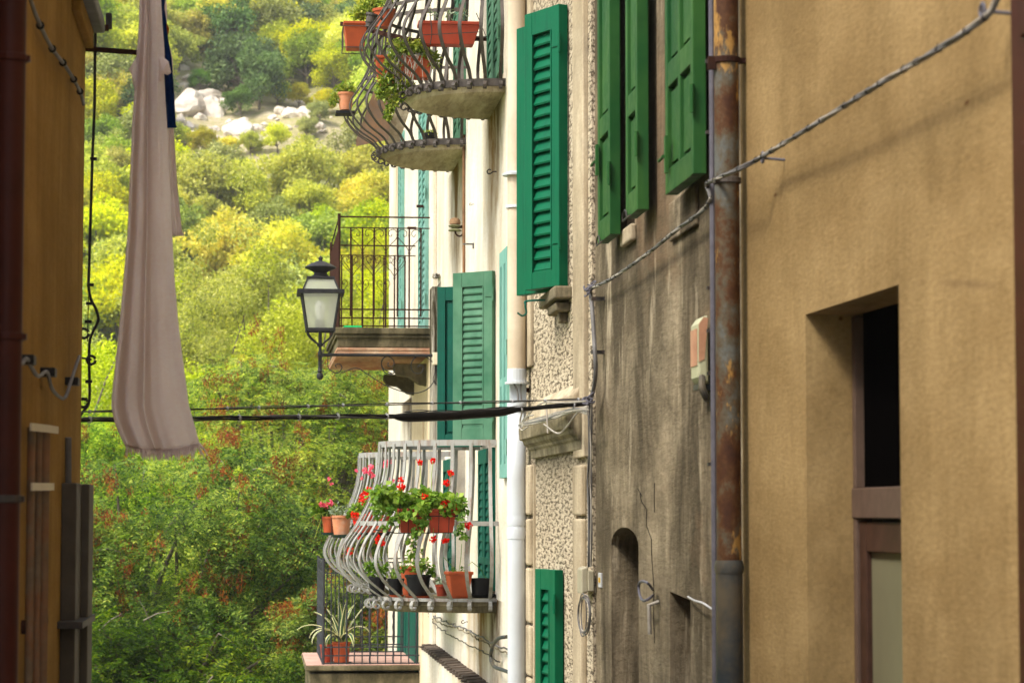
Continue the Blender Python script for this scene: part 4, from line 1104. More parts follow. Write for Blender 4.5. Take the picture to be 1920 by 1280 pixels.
def ash(name, px, py, Y, rx, rz, label, seed, ncl=80, per=95, seeds=90, leaf=None):
    gg = np.random.default_rng(seed); c0 = U(px, py, Y); gz = hz(c0.x, Y)
    root = empty(name, (c0.x, Y, gz), label, 'tree')
    d = unit(gg.normal(size=(ncl, 3))); d[:, 1] = -np.abs(d[:, 1]) * np.where(gg.random(ncl) < .72, 1, -1)
    C = d * (.45 + .55 * gg.random(ncl) ** .5)[:, None] * np.array([rx, rx * .9, rz]) + np.array(c0)
    R_ = rx * .2 * (.7 + .7 * gg.random(ncl)); n = ncl * per
    cc = np.repeat(C, per, 0); r = np.repeat(R_, per)
    q = unit(gg.normal(size=(n, 3))); out = unit(cc - np.array(c0) + q * .1)
    P = cc + q * np.array([1.15, 1.15, .5]) * (r * gg.random(n) ** .5)[:, None]
    P[:, 2] -= .22 * np.linalg.norm((P - cc)[:, :2], axis=1) ** 1.3 / np.maximum(r, .1)
    A = unit(np.stack([q[:, 0] + out[:, 0] * .6, q[:, 1] + out[:, 1] * .6, .25 * q[:, 2] - .12 + gg.normal(size=n) * .25], -1))
    N_ = unit(np.stack([gg.normal(size=n) * .35, gg.normal(size=n) * .35 - .25, np.ones(n)], -1))
    V, Fq = fronds(P, A, N_, .21 + .11 * gg.random(n), gg)
    np_mesh('crown', V, Fq, 4, leaf or LF['frond'], root)
    tv, tf = limbs(C, (c0.x, Y, gz - .1), (c0.x + .1, Y, c0.z - rz * .8), .16, gg, 60)
    np_mesh('trunk', tv, tf, 4, bark, root)
    # seed bunches
    k_ = gg.choice(ncl, seeds); S = C[k_] + unit(gg.normal(size=(seeds, 3)) + np.array([0, -.9, .4])) * (R_[k_] * .95)[:, None]
    S = S[(S[:, 2] > c0.z - rz * .75)]
    S = np.concatenate([S + gg.normal(size=S.shape) * .085 for _ in range(6)])
    m_ = 26; n2 = len(S) * m_; P2 = np.repeat(S, m_, 0) + gg.normal(size=(n2, 3)) * np.array([.028, .028, .055])
    A2 = unit(gg.normal(size=(n2, 3)) * .35 + np.array([0, 0, -1])); B2 = unit(np.cross(A2, gg.normal(size=(n2, 3))))
    v, f = leaf_faces(P2, A2, B2, .035 + .02 * gg.random(n2), np.full(n2, .013))
    o = np_mesh('seed_bunches', v, f, 4, seedm, root); o["kind"] = 'stuff'
    # pale twigs poking through
    tw = []
    for i in gg.choice(ncl, ncl // 2, replace=False):
        a = Vector(C[i]); b = a + Vector(unit(gg.normal(size=3) + np.array([0, -.8, .1]))) * min(float(R_[i]) * 1.2, .38)
        tw.append(tube_np([a, (a + b) / 2 + Vector((0, 0, .03)), b], [.009, .006, .003], 4))
    b_ = 0; fs = []
    for o_ in tw: fs.append(o_[1] + b_); b_ += len(o_[0])
    tg_ = np_mesh('twigs', np.concatenate([o_[0] for o_ in tw]), np.concatenate(fs), 4, twig_m, root); tg_["kind"] = 'stuff'
    return root
ash('seed_laden_tree', 300, 1120, 35, 2.35, 2.2, 'large ash-like tree with rust-red seed bunches filling the lower left view', 31, ncl=120, per=95, seeds=170, leaf=LF['frond_half_shaded'])
ash('seed_laden_tree', 290, 1275, 32.5, 1.75, .95, 'dark bluish-green tree low at the left in front of the large seed-laden one', 36, ncl=60, per=85, seeds=10, leaf=LF['frond_dark_shaded'])
ash('seed_laden_tree', 545, 900, 40, 2.1, 2.2, 'seed-laden tree with many rust-red bunches right below the street lamp', 32, ncl=100, per=95, seeds=150)
ash('seed_laden_tree', 640, 1190, 33, .95, .75, 'low yellowing tree with orange seeds behind the slate grey railing', 33, ncl=34, per=85, seeds=34)
ash('seed_laden_tree', 130, 1000, 43, 1.9, 2.3, 'ash-like tree with few seeds just beside the brown house corner', 34, ncl=80, per=90, seeds=30)
ash('seed_laden_tree', 480, 1230, 42, 2.6, 1.6, 'lower ash-like tree with leaves darkened for shade behind the large seed-laden one', 35, ncl=90, per=95, seeds=40, leaf=LF['frond_dark_shaded'])  # shade from the crowns above is in its leaf colour

# ------------------------------------------------------------------ hazy air
hz_ = NT('haze_volume'); pv = hz_.n("ShaderNodeVolumePrincipled"); pv.inputs["Color"].default_value = (.98, .97, .90, 1); pv.inputs["Density"].default_value = .0006; pv.inputs["Anisotropy"].default_value = .3
hz_.l(pv.outputs[0], hz_.out.inputs[1])
tag(MB().box(-620, 620, -420, 920, -14, 58).build('haze', hz_.m), 'thin warm haze filling the valley air', kind='stuff')

# ------------------------------------------------------------------ street lamp
glass = NT('frosted_lamp_glass')
_n = glass.noise(60, 3, .6)
_d = glass.n("ShaderNodeBsdfPrincipled"); glass.put(_d.inputs["Base Color"], (.55, .57, .50)); _d.inputs["Roughness"].default_value = .25
_t = glass.n("ShaderNodeBsdfTranslucent"); _t.inputs[0].default_value = (.80, .82, .74, 1)
_tr = glass.n("ShaderNodeBsdfTransparent"); _m1 = glass.n("ShaderNodeMixShader"); _m1.inputs[0].default_value = .6
_m2 = glass.n("ShaderNodeMixShader"); _m2.inputs[0].default_value = .34
glass.l(_d.outputs[0], _m1.inputs[1]); glass.l(_t.outputs[0], _m1.inputs[2]); glass.l(_m1.outputs[0], _m2.inputs[1]); glass.l(_tr.outputs[0], _m2.inputs[2]); glass.l(_m2.outputs[0], glass.out.inputs[0])
M['lamp_glass'] = glass.m
YLp = 22.15
def L(px, py): return U(px, py, YLp)
lamp = empty('street_lamp', L(815, 665), 'dark grey four-sided lantern on a scrolled arm from the white house wall', 'street lamp')
c = L(600.5, 600)
def hw_(px): return px / F * YLp / 2
def zL(py): return L(600, py).z
def frustum(mb, h0, z0, h1, z1, t=.0):
    vs = [(c.x + sx * h0, c.y + sy * h0, z0) for sx, sy in ((-1, -1), (1, -1), (1, 1), (-1, 1))] + [(c.x + sx * h1, c.y + sy * h1, z1) for sx, sy in ((-1, -1), (1, -1), (1, 1), (-1, 1))]
    mb.add(vs, [(i, (i + 1) % 4, (i + 1) % 4 + 4, i + 4) for i in range(4)])
def edges(mb, h0, z0, h1, z1, r):
    for sx, sy in ((-1, -1), (1, -1), (1, 1), (-1, 1)):
        mb.tube([(c.x + sx * h0, c.y + sy * h0, z0), (c.x + sx * h1, c.y + sy * h1, z1)], r, 4)
hb0, hb1, he = hw_(50), hw_(70), hw_(88)
body = MB(); edges(body, hb0, zL(618), hb1, zL(551), .012); edges(body, hw_(66), zL(545), hw_(48), zL(523), .010)
for z0, z1, h in ((553, 545, he), (622, 616, hw_(56)), (525, 520, hw_(52))):
    for sx, sy in ((1, 0), (-1, 0), (0, 1), (0, -1)):
        w2 = .016 if h < he else .035
        if sx: body.box(min(c.x + sx * h, c.x + sx * (h - w2)), max(c.x + sx * h, c.x + sx * (h - w2)), c.y - h + w2 * .98, c.y + h - w2 * .98, zL(z0), zL(z1))
        else: body.box(c.x - h, c.x + h, min(c.y + sy * h, c.y + sy * (h - w2)), max(c.y + sy * h, c.y + sy * (h - w2)), zL(z0), zL(z1))
body.build('lantern_frame', M['lamp_metal'], lamp, bevel=.002)
gm = MB(); frustum(gm, hb0 - .006, zL(618), hb1 - .006, zL(552)); gm.build('lantern_pane', M['lamp_glass'], lamp)
gm = MB(); frustum(gm, hw_(66) - .005, zL(545), hw_(48) - .005, zL(523)); gm.build('roof_pane', M['lamp_glass'], lamp)
px_ = YLp / F
MB().lathe((c.x, c.y, zL(523)), [(r * px_, h * px_) for r, h in ((27, 0), (22, 2), (13, 8), (12, 12), (17, 15), (29, 20), (30, 22), (27, 24), (18, 29), (8, 33), (4, 34), (3.4, 36), (4.5, 38), (4.5, 40), (2, 42), (.5, 44))], 24).build('cap', M['lamp_metal'], lamp, smooth=True)
MB().lathe((c.x, c.y, zL(618)), [(.045, 0), (.045, .08), (.04, .085)], 14).build('lamp_socket', M['lamp_metal'], lamp, smooth=True)
MB().lathe((c.x, c.y, zL(602)), [(.02, 0), (.03, .03), (.045, .08), (.05, .11), (.045, .145), (.03, .17), (.005, .185)], 16).build('bulb', m_plain('frosted_bulb', (.8, .8, .76), .3, bump=0), lamp, smooth=True)
st = MB()
for sx, sy in ((-1, -1), (1, -1), (1, 1), (-1, 1)): st.tube(smooth_path([(c.x + sx * hb0 * 1.05, c.y + sy * hb0 * 1.05, zL(618)), (c.x + sx * hb0 * .75, c.y + sy * hb0 * .75, zL(632)), (c.x + sx * .02, c.y + sy * .02, zL(645))]), .0075, 6)
st.build('bracket', M['lamp_metal'], lamp)
MB().lathe((c.x, c.y, zL(712)), [(r * px_, h * px_) for r, h in ((1, 0), (5, 2), (6.5, 6), (6, 10), (3.5, 14), (5.5, 16), (4, 19), (3.6, 24), (3.6, 44), (4.5, 45), (4.5, 52), (3, 54), (3, 62), (6, 64), (6, 68), (3.4, 70), (3.4, 92))], 14).build('post', M['lamp_metal'], lamp, smooth=True)
a0 = L(603, 665); a1 = Vector((XW + .01, YLp, a0.z))
MB().tube([a0, a1], .0135, 10).build('arm', M['lamp_metal'], lamp, smooth=True)
for pts in ([(615, 665), (616, 690), (632, 699), (641, 690), (637, 682), (629, 684), (631, 689)], [(735, 700), (718, 690), (716, 675), (727, 668), (738, 676), (737, 686), (728, 686), (728, 679)],
            [(640, 699), (668, 690), (690, 702), (725, 723), (770, 737), (800, 730), (816, 712)], [(813, 680), (797, 668), (781, 668), (771, 682), (775, 697), (789, 699), (794, 688), (787, 684), (783, 689)],
            [(735, 668), (722, 668), (715, 682), (722, 698), (737, 700), (740, 692)]):
    MB().tube(smooth_path([L(*p) for p in pts], 6), .0045, 6).build('scroll', M['lamp_metal'], lamp)
p = L(811, 684); MB().box(p.x, XW + .003, YLp - .05, YLp + .05, p.z, L(811, 661).z).build('junction_box', M['cream'], lamp, bevel=.006)
mb = MB()
for q in range(3): mb.tube(smooth_path([L(816 + q, 684), L(815 + q * 2, 700), L(812 + q * 3, 712), L(818, 722)]), .004, 5)
mb.build('wire', M['cable_black'], lamp)

# ------------------------------------------------------------------ cables
def strands(path, r, n, off, pitch, name, m, parent, seed=0, sm=5):
    """n strands wound loosely round a path"""
    sp = smooth_path(path, sm); mbs = []
    L_ = [0]
    for a, b in zip(sp, sp[1:]): L_.append(L_[-1] + (b - a).length)
    for s in range(n):
        pts = []
        for i, p_ in enumerate(sp):
            t = (sp[min(i + 1, len(sp) - 1)] - sp[max(i - 1, 0)]).normalized(); u = t.cross(Vector((0, 0, 1))); 
            if u.length < .1: u = t.cross(Vector((0, 1, 0)))
            u.normalize(); v = t.cross(u); a = L_[i] / pitch * 6.28 + s * 6.28 / n + seed
            pts.append(p_ + (u * math.cos(a) + v * math.sin(a)) * off)
        o = MB().tube(pts, r, 7).build(name, m[s % len(m)], parent, smooth=True)
    return sp
def ties(sp, every, r, m, parent, name='cable_tie', start=0):
    L_ = 0; nxt = start
    for a, b in zip(sp, sp[1:]):
        d = (b - a); L_ += d.length
        if L_ >= nxt:
            nxt += every * rnd.uniform(.8, 1.2); t = d.normalized()
            mb = MB(); mb.tube([b - t * .003, b + t * .003], r, 8); mb.tube([b + Vector((0, 0, r * .6)), b + Vector((rnd.uniform(-.004, .004), -.002, r * 1.35))], .001, 4)
            mb.build(name, m, parent)
# bundle down the right-hand wall
def RWp(px, py, out): return W(px, py, XR - out)
cA = empty('cable_bundle', RWp(1430, 295, .05), 'twisted pale cable bundle slung diagonally along the ochre and grey walls', 'cable')
pa = [RWp(1895, -80, .05), RWp(1866, 5, .06), RWp(1838, 40, .075), RWp(1760, 92, .075), RWp(1650, 157, .075), RWp(1540, 226, .07), RWp(1430, 293, .06), RWp(1385, 317, .10), RWp(1345, 335, .10), RWp(1325, 345, .035),
      RWp(1331, 362, .03), RWp(1330, 380, .03), RWp(1310, 401, .03), RWp(1270, 430, .03), RWp(1225, 467, .03), RWp(1180, 500, .03), RWp(1140, 526, .03), RWp(1106, 541, .035)]
sp = strands(pa, .0042, 3, .0036, .7, 'cable', [M['cable_grey'], M['cable_white'], M['cable_grey']], cA)
ties(sp, .15, .0086, M['cable_black'], cA)
for px, py in ((1430, 298), (1842, 24)):                            # eyelets that carry it
    ce = RWp(px, py, .06); mb = MB(); rr_ = .0145
    mb.tube([ce + Vector((0, math.cos(a) * rr_ * 1.0, math.sin(a) * rr_)) + Vector((.0, 0, .004)) for a in [i * .45 for i in range(15)]], .004, 8)
    mb.tube([ce + Vector((0, -rr_, 0)), Vector((XR + .01, ce.y - rr_ * 1.6, ce.z - .006))], .004, 8); mb.build('eyelet', M['cable_lilac'], cA, smooth=True)
# conduit and knots at the edge of the grey house
cB = empty('conduit_run', RWp(1112, 650, .03), 'grey conduit bowed down the corner between grey and pebbledash houses', 'cable')
pc = [RWp(1106, 543, .03), RWp(1110, 575, .03), RWp(1113, 620, .03), RWp(1115, 655, .035), RWp(1117, 690, .03), RWp(1114, 722, .03), RWp(1106, 755, .03)]
MB().tube(smooth_path(pc, 5), .0095, 8).build('conduit', M['cable_grey'], cB, smooth=True)
for py in (560, 660): 
    p = RWp(1114, py, .03); MB().box(p.x - .013, XR + .015, p.y - .012, p.y + .016, p.z - .008, p.z + .008).build('conduit_clip', M['iron'], cB)
g = np.random.default_rng(3)
for cx_, cy_, n_ in ((1104, 541, 5), (1105, 750, 8)):
    for i in range(n_):
        o = RWp(cx_ + g.normal() * 3, cy_ + g.normal() * 3, .045); r_ = .012 + .012 * g.random(); th = g.random() * 3; u1 = Vector((math.cos(th) * .5, math.sin(th), .2)).normalized(); u2 = u1.orthogonal().normalized()
        MB().tube([o + (u1 * math.cos(a) + u2 * math.sin(a)) * r_ for a in [q * .5 for q in range(12)]], .0038, 6).build('wire_loop', M['cable_lilac'], cB, smooth=True)
mb = MB(); mb.tube([RWp(1096, 541, .03), RWp(1108, 541, .03)], [.003, .011], 8); mb.build('insulator', M['iron'], cB)
cC = empty('hanging_wires', RWp(1104, 900, .03), 'thin wires running down beside the junction box', 'cable')
for i, (o_, m_, dx) in enumerate(((.03, 'cable_black', 0), (.036, 'cable_grey', 3), (.03, 'cable_grey', -2.5), (.042, 'cable_white', 1.5))):
    pts = [RWp(1106 + dx + g.normal() * .8, y_, o_) for y_ in (756, 800, 850, 900, 950, 1000, 1062)]
    MB().tube(smooth_path(pts, 4), .0042 if i < 3 else .003, 6).build('wire', M[m_], cC, smooth=True)
for i in range(5):
    dx, ry = g.normal() * 2, 30 + g.random() * 12
    pts = [RWp(1096 + dx + math.sin(a) * (7 + i), 1152 - math.cos(a) * ry, .045 + .006 * i) for a in [q * .45 for q in range(15)]]
    MB().tube(smooth_path(pts, 3), .003, 5).build('wire_coil', M[('cable_grey', 'cable_white')[i % 2]], cC, smooth=True)
jb = MB(); p0, p1 = RWp(1100, 1113, .02), RWp(1100, 1060, .02); p1.y = YX(1111, XR); p0.y = p1.y + .14
jb.prism([(XR - .02, p1.y - .01, p0.z + .01), (XR - .02, p1.y - .01, p1.z), (XR - .052, p1.y - .01, p1.z - .012), (XR - .052, p1.y - .01, p0.z)], (0, p0.y - p1.y + .01, 0))
jo = jb.build('junction_box', M['box_beige'], None, bevel=.008); tag(jo, 'beige plastic junction box with a coil of wire beneath', 'junction box')
MB().box(XR - .024, XR + .002, p1.y - .03, p0.y + .03, p0.z + .015, p1.z - .02).build('back_plate', M['box_beige'], jo, bevel=.004)
t0, t1 = RWp(1117, 1100, 0), RWp(1123, 1074, 0)
tg = MB(); tg.box(XB - .006, XB + .003, t1.y, t1.y + .09, t0.z, t1.z); to = tg.build('number_tag', M['tie_white'], None, bevel=.002); tag(to, 'tiny white tag with a yellow centre on the grey wall', 'tag')
MB().box(XB - .0078, XB - .0062, t1.y + .02, t1.y + .07, t0.z + .022, t1.z - .02).build('yellow_patch', m_plain('yellow_label', (.6, .35, .02), .5), to)
# cables crossing the alley
A_, B_ = Vector((XLF, YL1 + .02)), Vector((XR - .03, YX(1103, XR - .03)))
def X_(px, py, d=0.0):
    r = ray(px, py); n_ = Vector((B_.y - A_.y, -(B_.x - A_.x))); t = (n_.x * (A_.x - EYE.x) + n_.y * (A_.y + d - EYE.y)) / (n_.x * r.x + n_.y * r.y)
    return EYE + r * t
cD = empty('alley_cables', X_(600, 775), 'black cables strung across the alley with a thick grey sleeve at their right end', 'cable')
sp = strands([X_(145, 772), X_(365, 767), X_(560, 762), X_(725, 757.5), X_(900, 754), X_(1104, 748)], .0026, 2, .0036, 1.2, 'cable', [M['cable_grey'], M['cable_black']], cD, sm=10)
ties(sp, .22, .0075, M['tie_white'], cD)
sp = strands([X_(145, 787), X_(365, 784.5), X_(560, 782), X_(690, 780), X_(757, 781), X_(860, 777), X_(960, 769), X_(1030, 762), X_(1104, 756)], .0045, 3, .0065, .9, 'cable', [M['cable_black'], M['cable_black'], M['cable_grey']], cD, sm=10)
ties(sp, .26, .0135, M['tie_white'], cD)
sl_ = [X_(738, 780.5), X_(756, 782), X_(800, 781), X_(860, 778), X_(925, 773), X_(958, 769.5), X_(985, 766), X_(1060, 760), X_(1098, 755)]
MB().tube(smooth_path(sl_, 4), [.009 + .011 * min(1, i / 5) - .011 * max(0, min(1, (i - 18) / 5)) for i in range(len(smooth_path(sl_, 4)))], 12).build('cable_sleeve', M['cable_black'], cD, smooth=True)
strands([X_(757, 772, -.02), X_(800, 770, -.02), X_(850, 771, -.03), X_(905, 767, -.03), X_(985, 761, -.02)], .002, 2, .004, .3, 'wire', [M['cable_black'], M['cable_grey']], cD)
cE = empty('cable_tangle', RWp(1050, 780, .08), 'tangled dirty white cables lying on the cornice', 'cable')
for i in range(8):
    pts = [RWp(1102, 762 + i * 2, .08), RWp(1075 + g.normal() * 4, 765 + g.random() * 8, .10), RWp(1045 + g.normal() * 4, 772 + g.random() * 10, .12), RWp(1010 + g.normal() * 4, 784 + g.random() * 8, .14), RWp(985, 790 + g.random() * 9, .15), RWp(973 + g.random() * 6, 797, .15)]
    MB().tube(smooth_path(pts, 5), .0056, 6).build('cable', M[('cable_white', 'cable_white', 'cable_grey')[i % 3]], cE, smooth=True)
for pts in ([(1104, 768), (1085, 771), (1062, 800), (1045, 812), (1020, 795)], [(1098, 752), (1060, 755), (1010, 758), (975, 800), (985, 782), (1000, 778)], [(1024, 752), (1026, 790), (1027, 812)], [(980, 768), (975, 790), (978, 806), (990, 800)]):
    MB().tube(smooth_path([RWp(a, b, .15) for a, b in pts], 5), .0042, 5).build('wire', M['cable_white'], cE, smooth=True)
# small fittings of the grey wall
cab = MB(); a, b = RWp(1309, 718, .04), RWp(1309, 590, .04); b.y = a.y; a.y = a.y + .14
cab.prism([(XR - .005, b.y, a.z), (XR - .005, b.y, b.z), (XR - .022, b.y, b.z - .004), (XR - .04, b.y, b.z - .03), (XR - .04, b.y, a.z + .02), (XR - .028, b.y, a.z)], (0, a.y - b.y, 0))
co = cab.build('meter_cabinet', M['olive_box'], None, bevel=.012); tag(co, 'pale olive wall cabinet with a faded peach sheet peeling off it', 'cabinet')
pe = MB(); pe.box(XR - .0425, XR - .0405, b.y + .01, a.y - .01, a.z + .06, b.z - .045); pe.prism([(XR - .038, b.y - .0004, a.z + .07), (XR - .018, b.y - .0004, a.z + .08), (XR - .012, b.y - .0004, a.z + .15), (XR - .006, b.y - .0004, b.z - .01), (XR - .02, b.y - .0004, b.z - .006), (XR - .037, b.y - .0004, b.z - .03)], (0, -.0015, 0)); pe.build('peeling_sheet', M['peach'], co)
mb = MB(); mb.tube(smooth_path([(XR - .03, b.y - .02, a.z + .02), (XR - .035, b.y - .05, a.z - .02), (XR - .02, b.y - .04, a.z - .05), (XR - .01, b.y + .02, a.z - .05)]), .012, 8); mb.box(XR - .035, XR + .01, b.y + .02, a.y - .02, a.z - .02, a.z - .001); mb.build('handle', M['pipe_slate'], co)
lp_ = MB(); pts = [(1224, 1105), (1215, 1093), (1203, 1089), (1198, 1096), (1199, 1112), (1204, 1124), (1213, 1124), (1224, 1116)]
lp_.tube(smooth_path([RWp(x, y, .035 if x < 1220 else -.0) for x, y in pts], 5), .0055, 8); tag(lp_.build('iron_ring', M['cable_lilac'], None, smooth=True), 'grey iron tether loop beside the arched niche', 'iron loop')
pm = MB(); a, b = RWp(1221, 1188, .02), RWp(1214, 1132, .02); pm.tube([(XR - .025, a.y, a.z), (XR - .028, a.y, b.z), (XR + .01, a.y - .0, b.z + .012)], .008, 8); tag(pm.build('iron_pin', M['cable_white'], None, smooth=True), 'short pale iron pin just below the tether loop', 'pin')
ww = MB().tube(smooth_path([RWp(1290, 1118, -.0), RWp(1302, 1125, .015), RWp(1318, 1130, .02), RWp(1335, 1141, .01)]), .0035, 6).build('white_wire', M['tie_white'], None, smooth=True); tag(ww, 'short white wire from the cellar opening to the slate pipe', 'wire')
cr = MB()
for pts in ([(1200, 925), (1203, 940), (1212, 955), (1213, 985), (1221, 1010), (1223, 1050), (1225, 1100), (1226, 1160), (1227, 1205)], [(1228, 905), (1226, 935), (1226, 960)], [(1203, 930), (1196, 915)]):
    cr.tube([RWp(x + rnd.uniform(-1, 1), y, -.0135) for x, y in pts], .0016, 4)
cr.build('wall_crack', M['black'], hB)
ws = empty('wall_fitting', W(851, 420, XW - .05), 'small weathered bell-shaped siren fixed high on the white wall', 'siren')
p = W(853, 425, XW - .06)
mb = MB(); mb.lathe(p, [(.05, -.035), (.055, -.03), (.02, -.012), (.048, .0), (.052, .006), (.02, .02)], 16); mb.build('disc', m_plain('weathered_olive_disc', (.17, .17, .09), .9), ws, smooth=True)
mb = MB(); mb.lathe(p + Vector((0, 0, .018)), [(.042, 0), (.045, .02), (.038, .04), (.02, .05), (.002, .053)], 16); mb.build('dome', m_plain('weathered_brown_dome', (.26, .16, .09), .9), ws, smooth=True)
mb = MB(); mb.tube(smooth_path([p + Vector((0, 0, -.03)), p + Vector((.01, 0, -.06)), p + Vector((.04, 0, -.075)), p + Vector((.07, 0, -.05))]), .006, 6); mb.tube([p, p + Vector((.07, 0, .0))], .012, 8); mb.build('arm', M['rust_iron'], ws)
kn = MB()
for i in range(4): kn.tube([W(817 + g.normal() * 2, 517, XW - .03) + Vector((math.cos(a) * .02, .01 * i, math.sin(a) * .02)) for a in [q * .6 for q in range(11)]], .006, 6)
tag(kn.build('rope_knot', M['cable_white'], None, smooth=True), 'knotted pale rope on a nail beside the sage shutter', 'rope')
# draped cables on the lower white wall
cF = empty('draped_cables', W(870, 1185, XW - .03), 'knotted wires sagging along the wall below the white balcony', 'cable')
for j, (pts, r) in enumerate((([(805, 1150), (830, 1162), (870, 1178), (910, 1198), (958, 1222)], .006), ([(805, 1154), (830, 1170), (870, 1182), (910, 1205), (958, 1228)], .005), ([(807, 1160), (825, 1178), (860, 1200), (900, 1218), (935, 1240)], .004))):
    base = smooth_path([W(x, y, XW - .03) for x, y in pts], 14)
    pts2 = [p_ + Vector((rnd.uniform(-.012, .012), 0, rnd.uniform(-.008, .008))) for p_ in base]
    MB().tube(smooth_path(pts2, 2), r, 5).build('cable', M[('cable_grey', 'stone_dark', 'cable_black')[j]], cF)
MB().tube(smooth_path([W(x, y, XW - .07) for x, y in ((950, 1193), (935, 1196), (924, 1210), (920, 1232), (926, 1248), (945, 1256), (962, 1262))], 6), .012, 8).build('conduit', M['pipe_slate'], cF, smooth=True)

# ------------------------------------------------------------------ left wall fittings
wl = empty('wall_cable', LW(90, 90, .02), 'thin cable clipped diagonally down the upper brown wall', 'cable')
sp = smooth_path([LW(*p, .02) for p in ((46, -40), (62, 15), (80, 58), (98, 92), (118, 118), (134, 142), (150, 172), (157, 196))], 4)
MB().tube(sp, .006, 6).build('cable', M['cable_grey'], wl, smooth=True); ties(sp, .42, .013, M['cable_black'], wl, 'cable_clip')
wl = empty('wall_cable', LW(90, 710, .03), 'wavy pale cable held by square clips on the brown wall', 'cable')
sp = smooth_path([LW(x, y, .03) for x, y in ((22, 664), (30, 678), (40, 682), (50, 672), (60, 690), (72, 705), (88, 697), (96, 725), (108, 741), (122, 745), (132, 718), (141, 690), (149, 668))], 4)
MB().tube(sp, .006, 6).build('cable', M['cable_grey'], wl, smooth=True)
for x, y in ((36, 676), (78, 699), (124, 716)):
    p = LW(x, y, .0); MB().box(p.x, p.x + .045, p.y - .06, p.y + .02, p.z - .012, p.z + .014).build('cable_clip', M['cable_black'], wl, bevel=.003)
YK = YL1 + .06
def K(px, py, d=0): return U(px, py, YK + d)
wk = empty('black_cable', K(175, 400), 'black cable dropping past the brown house corner with loops and clips', 'cable')
MB().tube(smooth_path([K(x, y) for x, y in ((182, -60), (180, 0), (178, 110), (177, 200), (173, 300), (170, 400), (167, 500), (166, 535), (170, 560), (180, 580), (184, 600), (176, 618), (168, 640), (167, 680), (168, 730), (166, 756), (155, 772), (146, 784))], 5), .0058, 7).build('cable', M['cable_black'], wk, smooth=True)
for x, y, r_ in ((157, 625, 9), (171, 675, 8), (156, 755, 8)):
    MB().tube([K(x + math.cos(a) * r_, y + math.sin(a) * r_, .01) for a in [q * .5 for q in range(13)]], .0056, 6).build('cable_loop', M['cable_black'], wk, smooth=True)
for x, y in ((170, 534), (168, 569), (166, 603), (176, 298), (167, 715), (158, 748)):
    p = K(x, y); MB().box(p.x - .014, p.x + .012, p.y - .01, p.y + .01, p.z - .006, p.z + .006).build('cable_clip', M['cable_black'], wk, bevel=.002)
MB().tube([K(166, 545, .02), K(164, 640, .02)], .002, 5).build('rusty_wire', M['rust_iron'], wk)
MB().tube([K(150, 670), K(172, 674)], .004, 6).build('cable_stay', M['cable_black'], wk)
br = empty('clothes_bracket', K(150, 50), 'iron bracket with an upturned hook above the long rod', 'bracket')
mb = MB(); p = K(143, 52); q = K(204, 50); mb.obox(p + Vector((0, -.02, -.011)), Vector((q.x - p.x, 0, .0)), (0, .03, 0), (0, 0, .021)); mb.build('rod', M['rust_iron'], br, bevel=.003)
MB().obox(q + Vector((-.012, -.018, -.012)), (.024, 0, 0), (0, .026, 0), (0, 0, .062)).build('hook', M['iron'], br, bevel=.006)
br = empty('clothes_rod', K(150, 90), 'long rusty rod holding the cloth out from the brown wall', 'bracket')
mb = MB(); mb.tube([K(148, 91), K(262, 99)], 0, flat=(.018, .018, (0, 0, 1))); mb.build('rod', M['rust_iron'], br, bevel=.002)

# ------------------------------------------------------------------ laundry
def cloth_mat(name, a, b, weave=260):
    k = NT(name); n = k.noise(7, 5, .65, k.coord((1, 1, .5)))
    c = k.mix(k.ramp(n, [(.35, 0.), (.65, 1.)]), a, b)
    fl = k.noise(55, 5, .8, k.coord((1, 1, 1.8)))
    c = k.mix(.55, c, k.ramp(fl, [(.3, .25), (.7, .75)]), 'OVERLAY')
    sp_ = k.noise(90, 2, .5, k.coord((1, 1, 3)))
    p = k.n("ShaderNodeBsdfPrincipled"); k.put(p.inputs["Base Color"], c); p.inputs["Roughness"].default_value = .95; p.inputs["Specular IOR Level"].default_value = .1
    k.l(k.bump(k.math('ADD', k.math('MULTIPLY', sp_, .6), fl), .6, .004), p.inputs["Normal"])
    t = k.n("ShaderNodeBsdfTranslucent"); k.l(c, t.inputs[0]); mx = k.n("ShaderNodeMixShader"); mx.inputs[0].default_value = .6
    k.l(p.outputs[0], mx.inputs[1]); k.l(t.outputs[0], mx.inputs[2]); k.l(mx.outputs[0], k.out.inputs[0]); return k.m
M['towel'] = cloth_mat('pinkish_grey_linen', (.95, .865, .85), (.89, .80, .785))
M['blue_cloth'] = cloth_mat('deep_blue_cotton', (.012, .06, .24), (.008, .04, .18))
M['orange_cloth'] = cloth_mat('orange_cotton', (.6, .22, .02), (.5, .16, .02))
def interp(tab, y):
    for (y0, *a), (y1, *b) in zip(tab, tab[1:]):
        if y0 <= y <= y1:
            f = (y - y0) / (y1 - y0); f = f * f * (3 - 2 * f) if False else f
            return [p + (q - p) * f for p, q in zip(a, b)]
    return list(tab[-1][1:]) if y > tab[-1][0] else list(tab[0][1:])
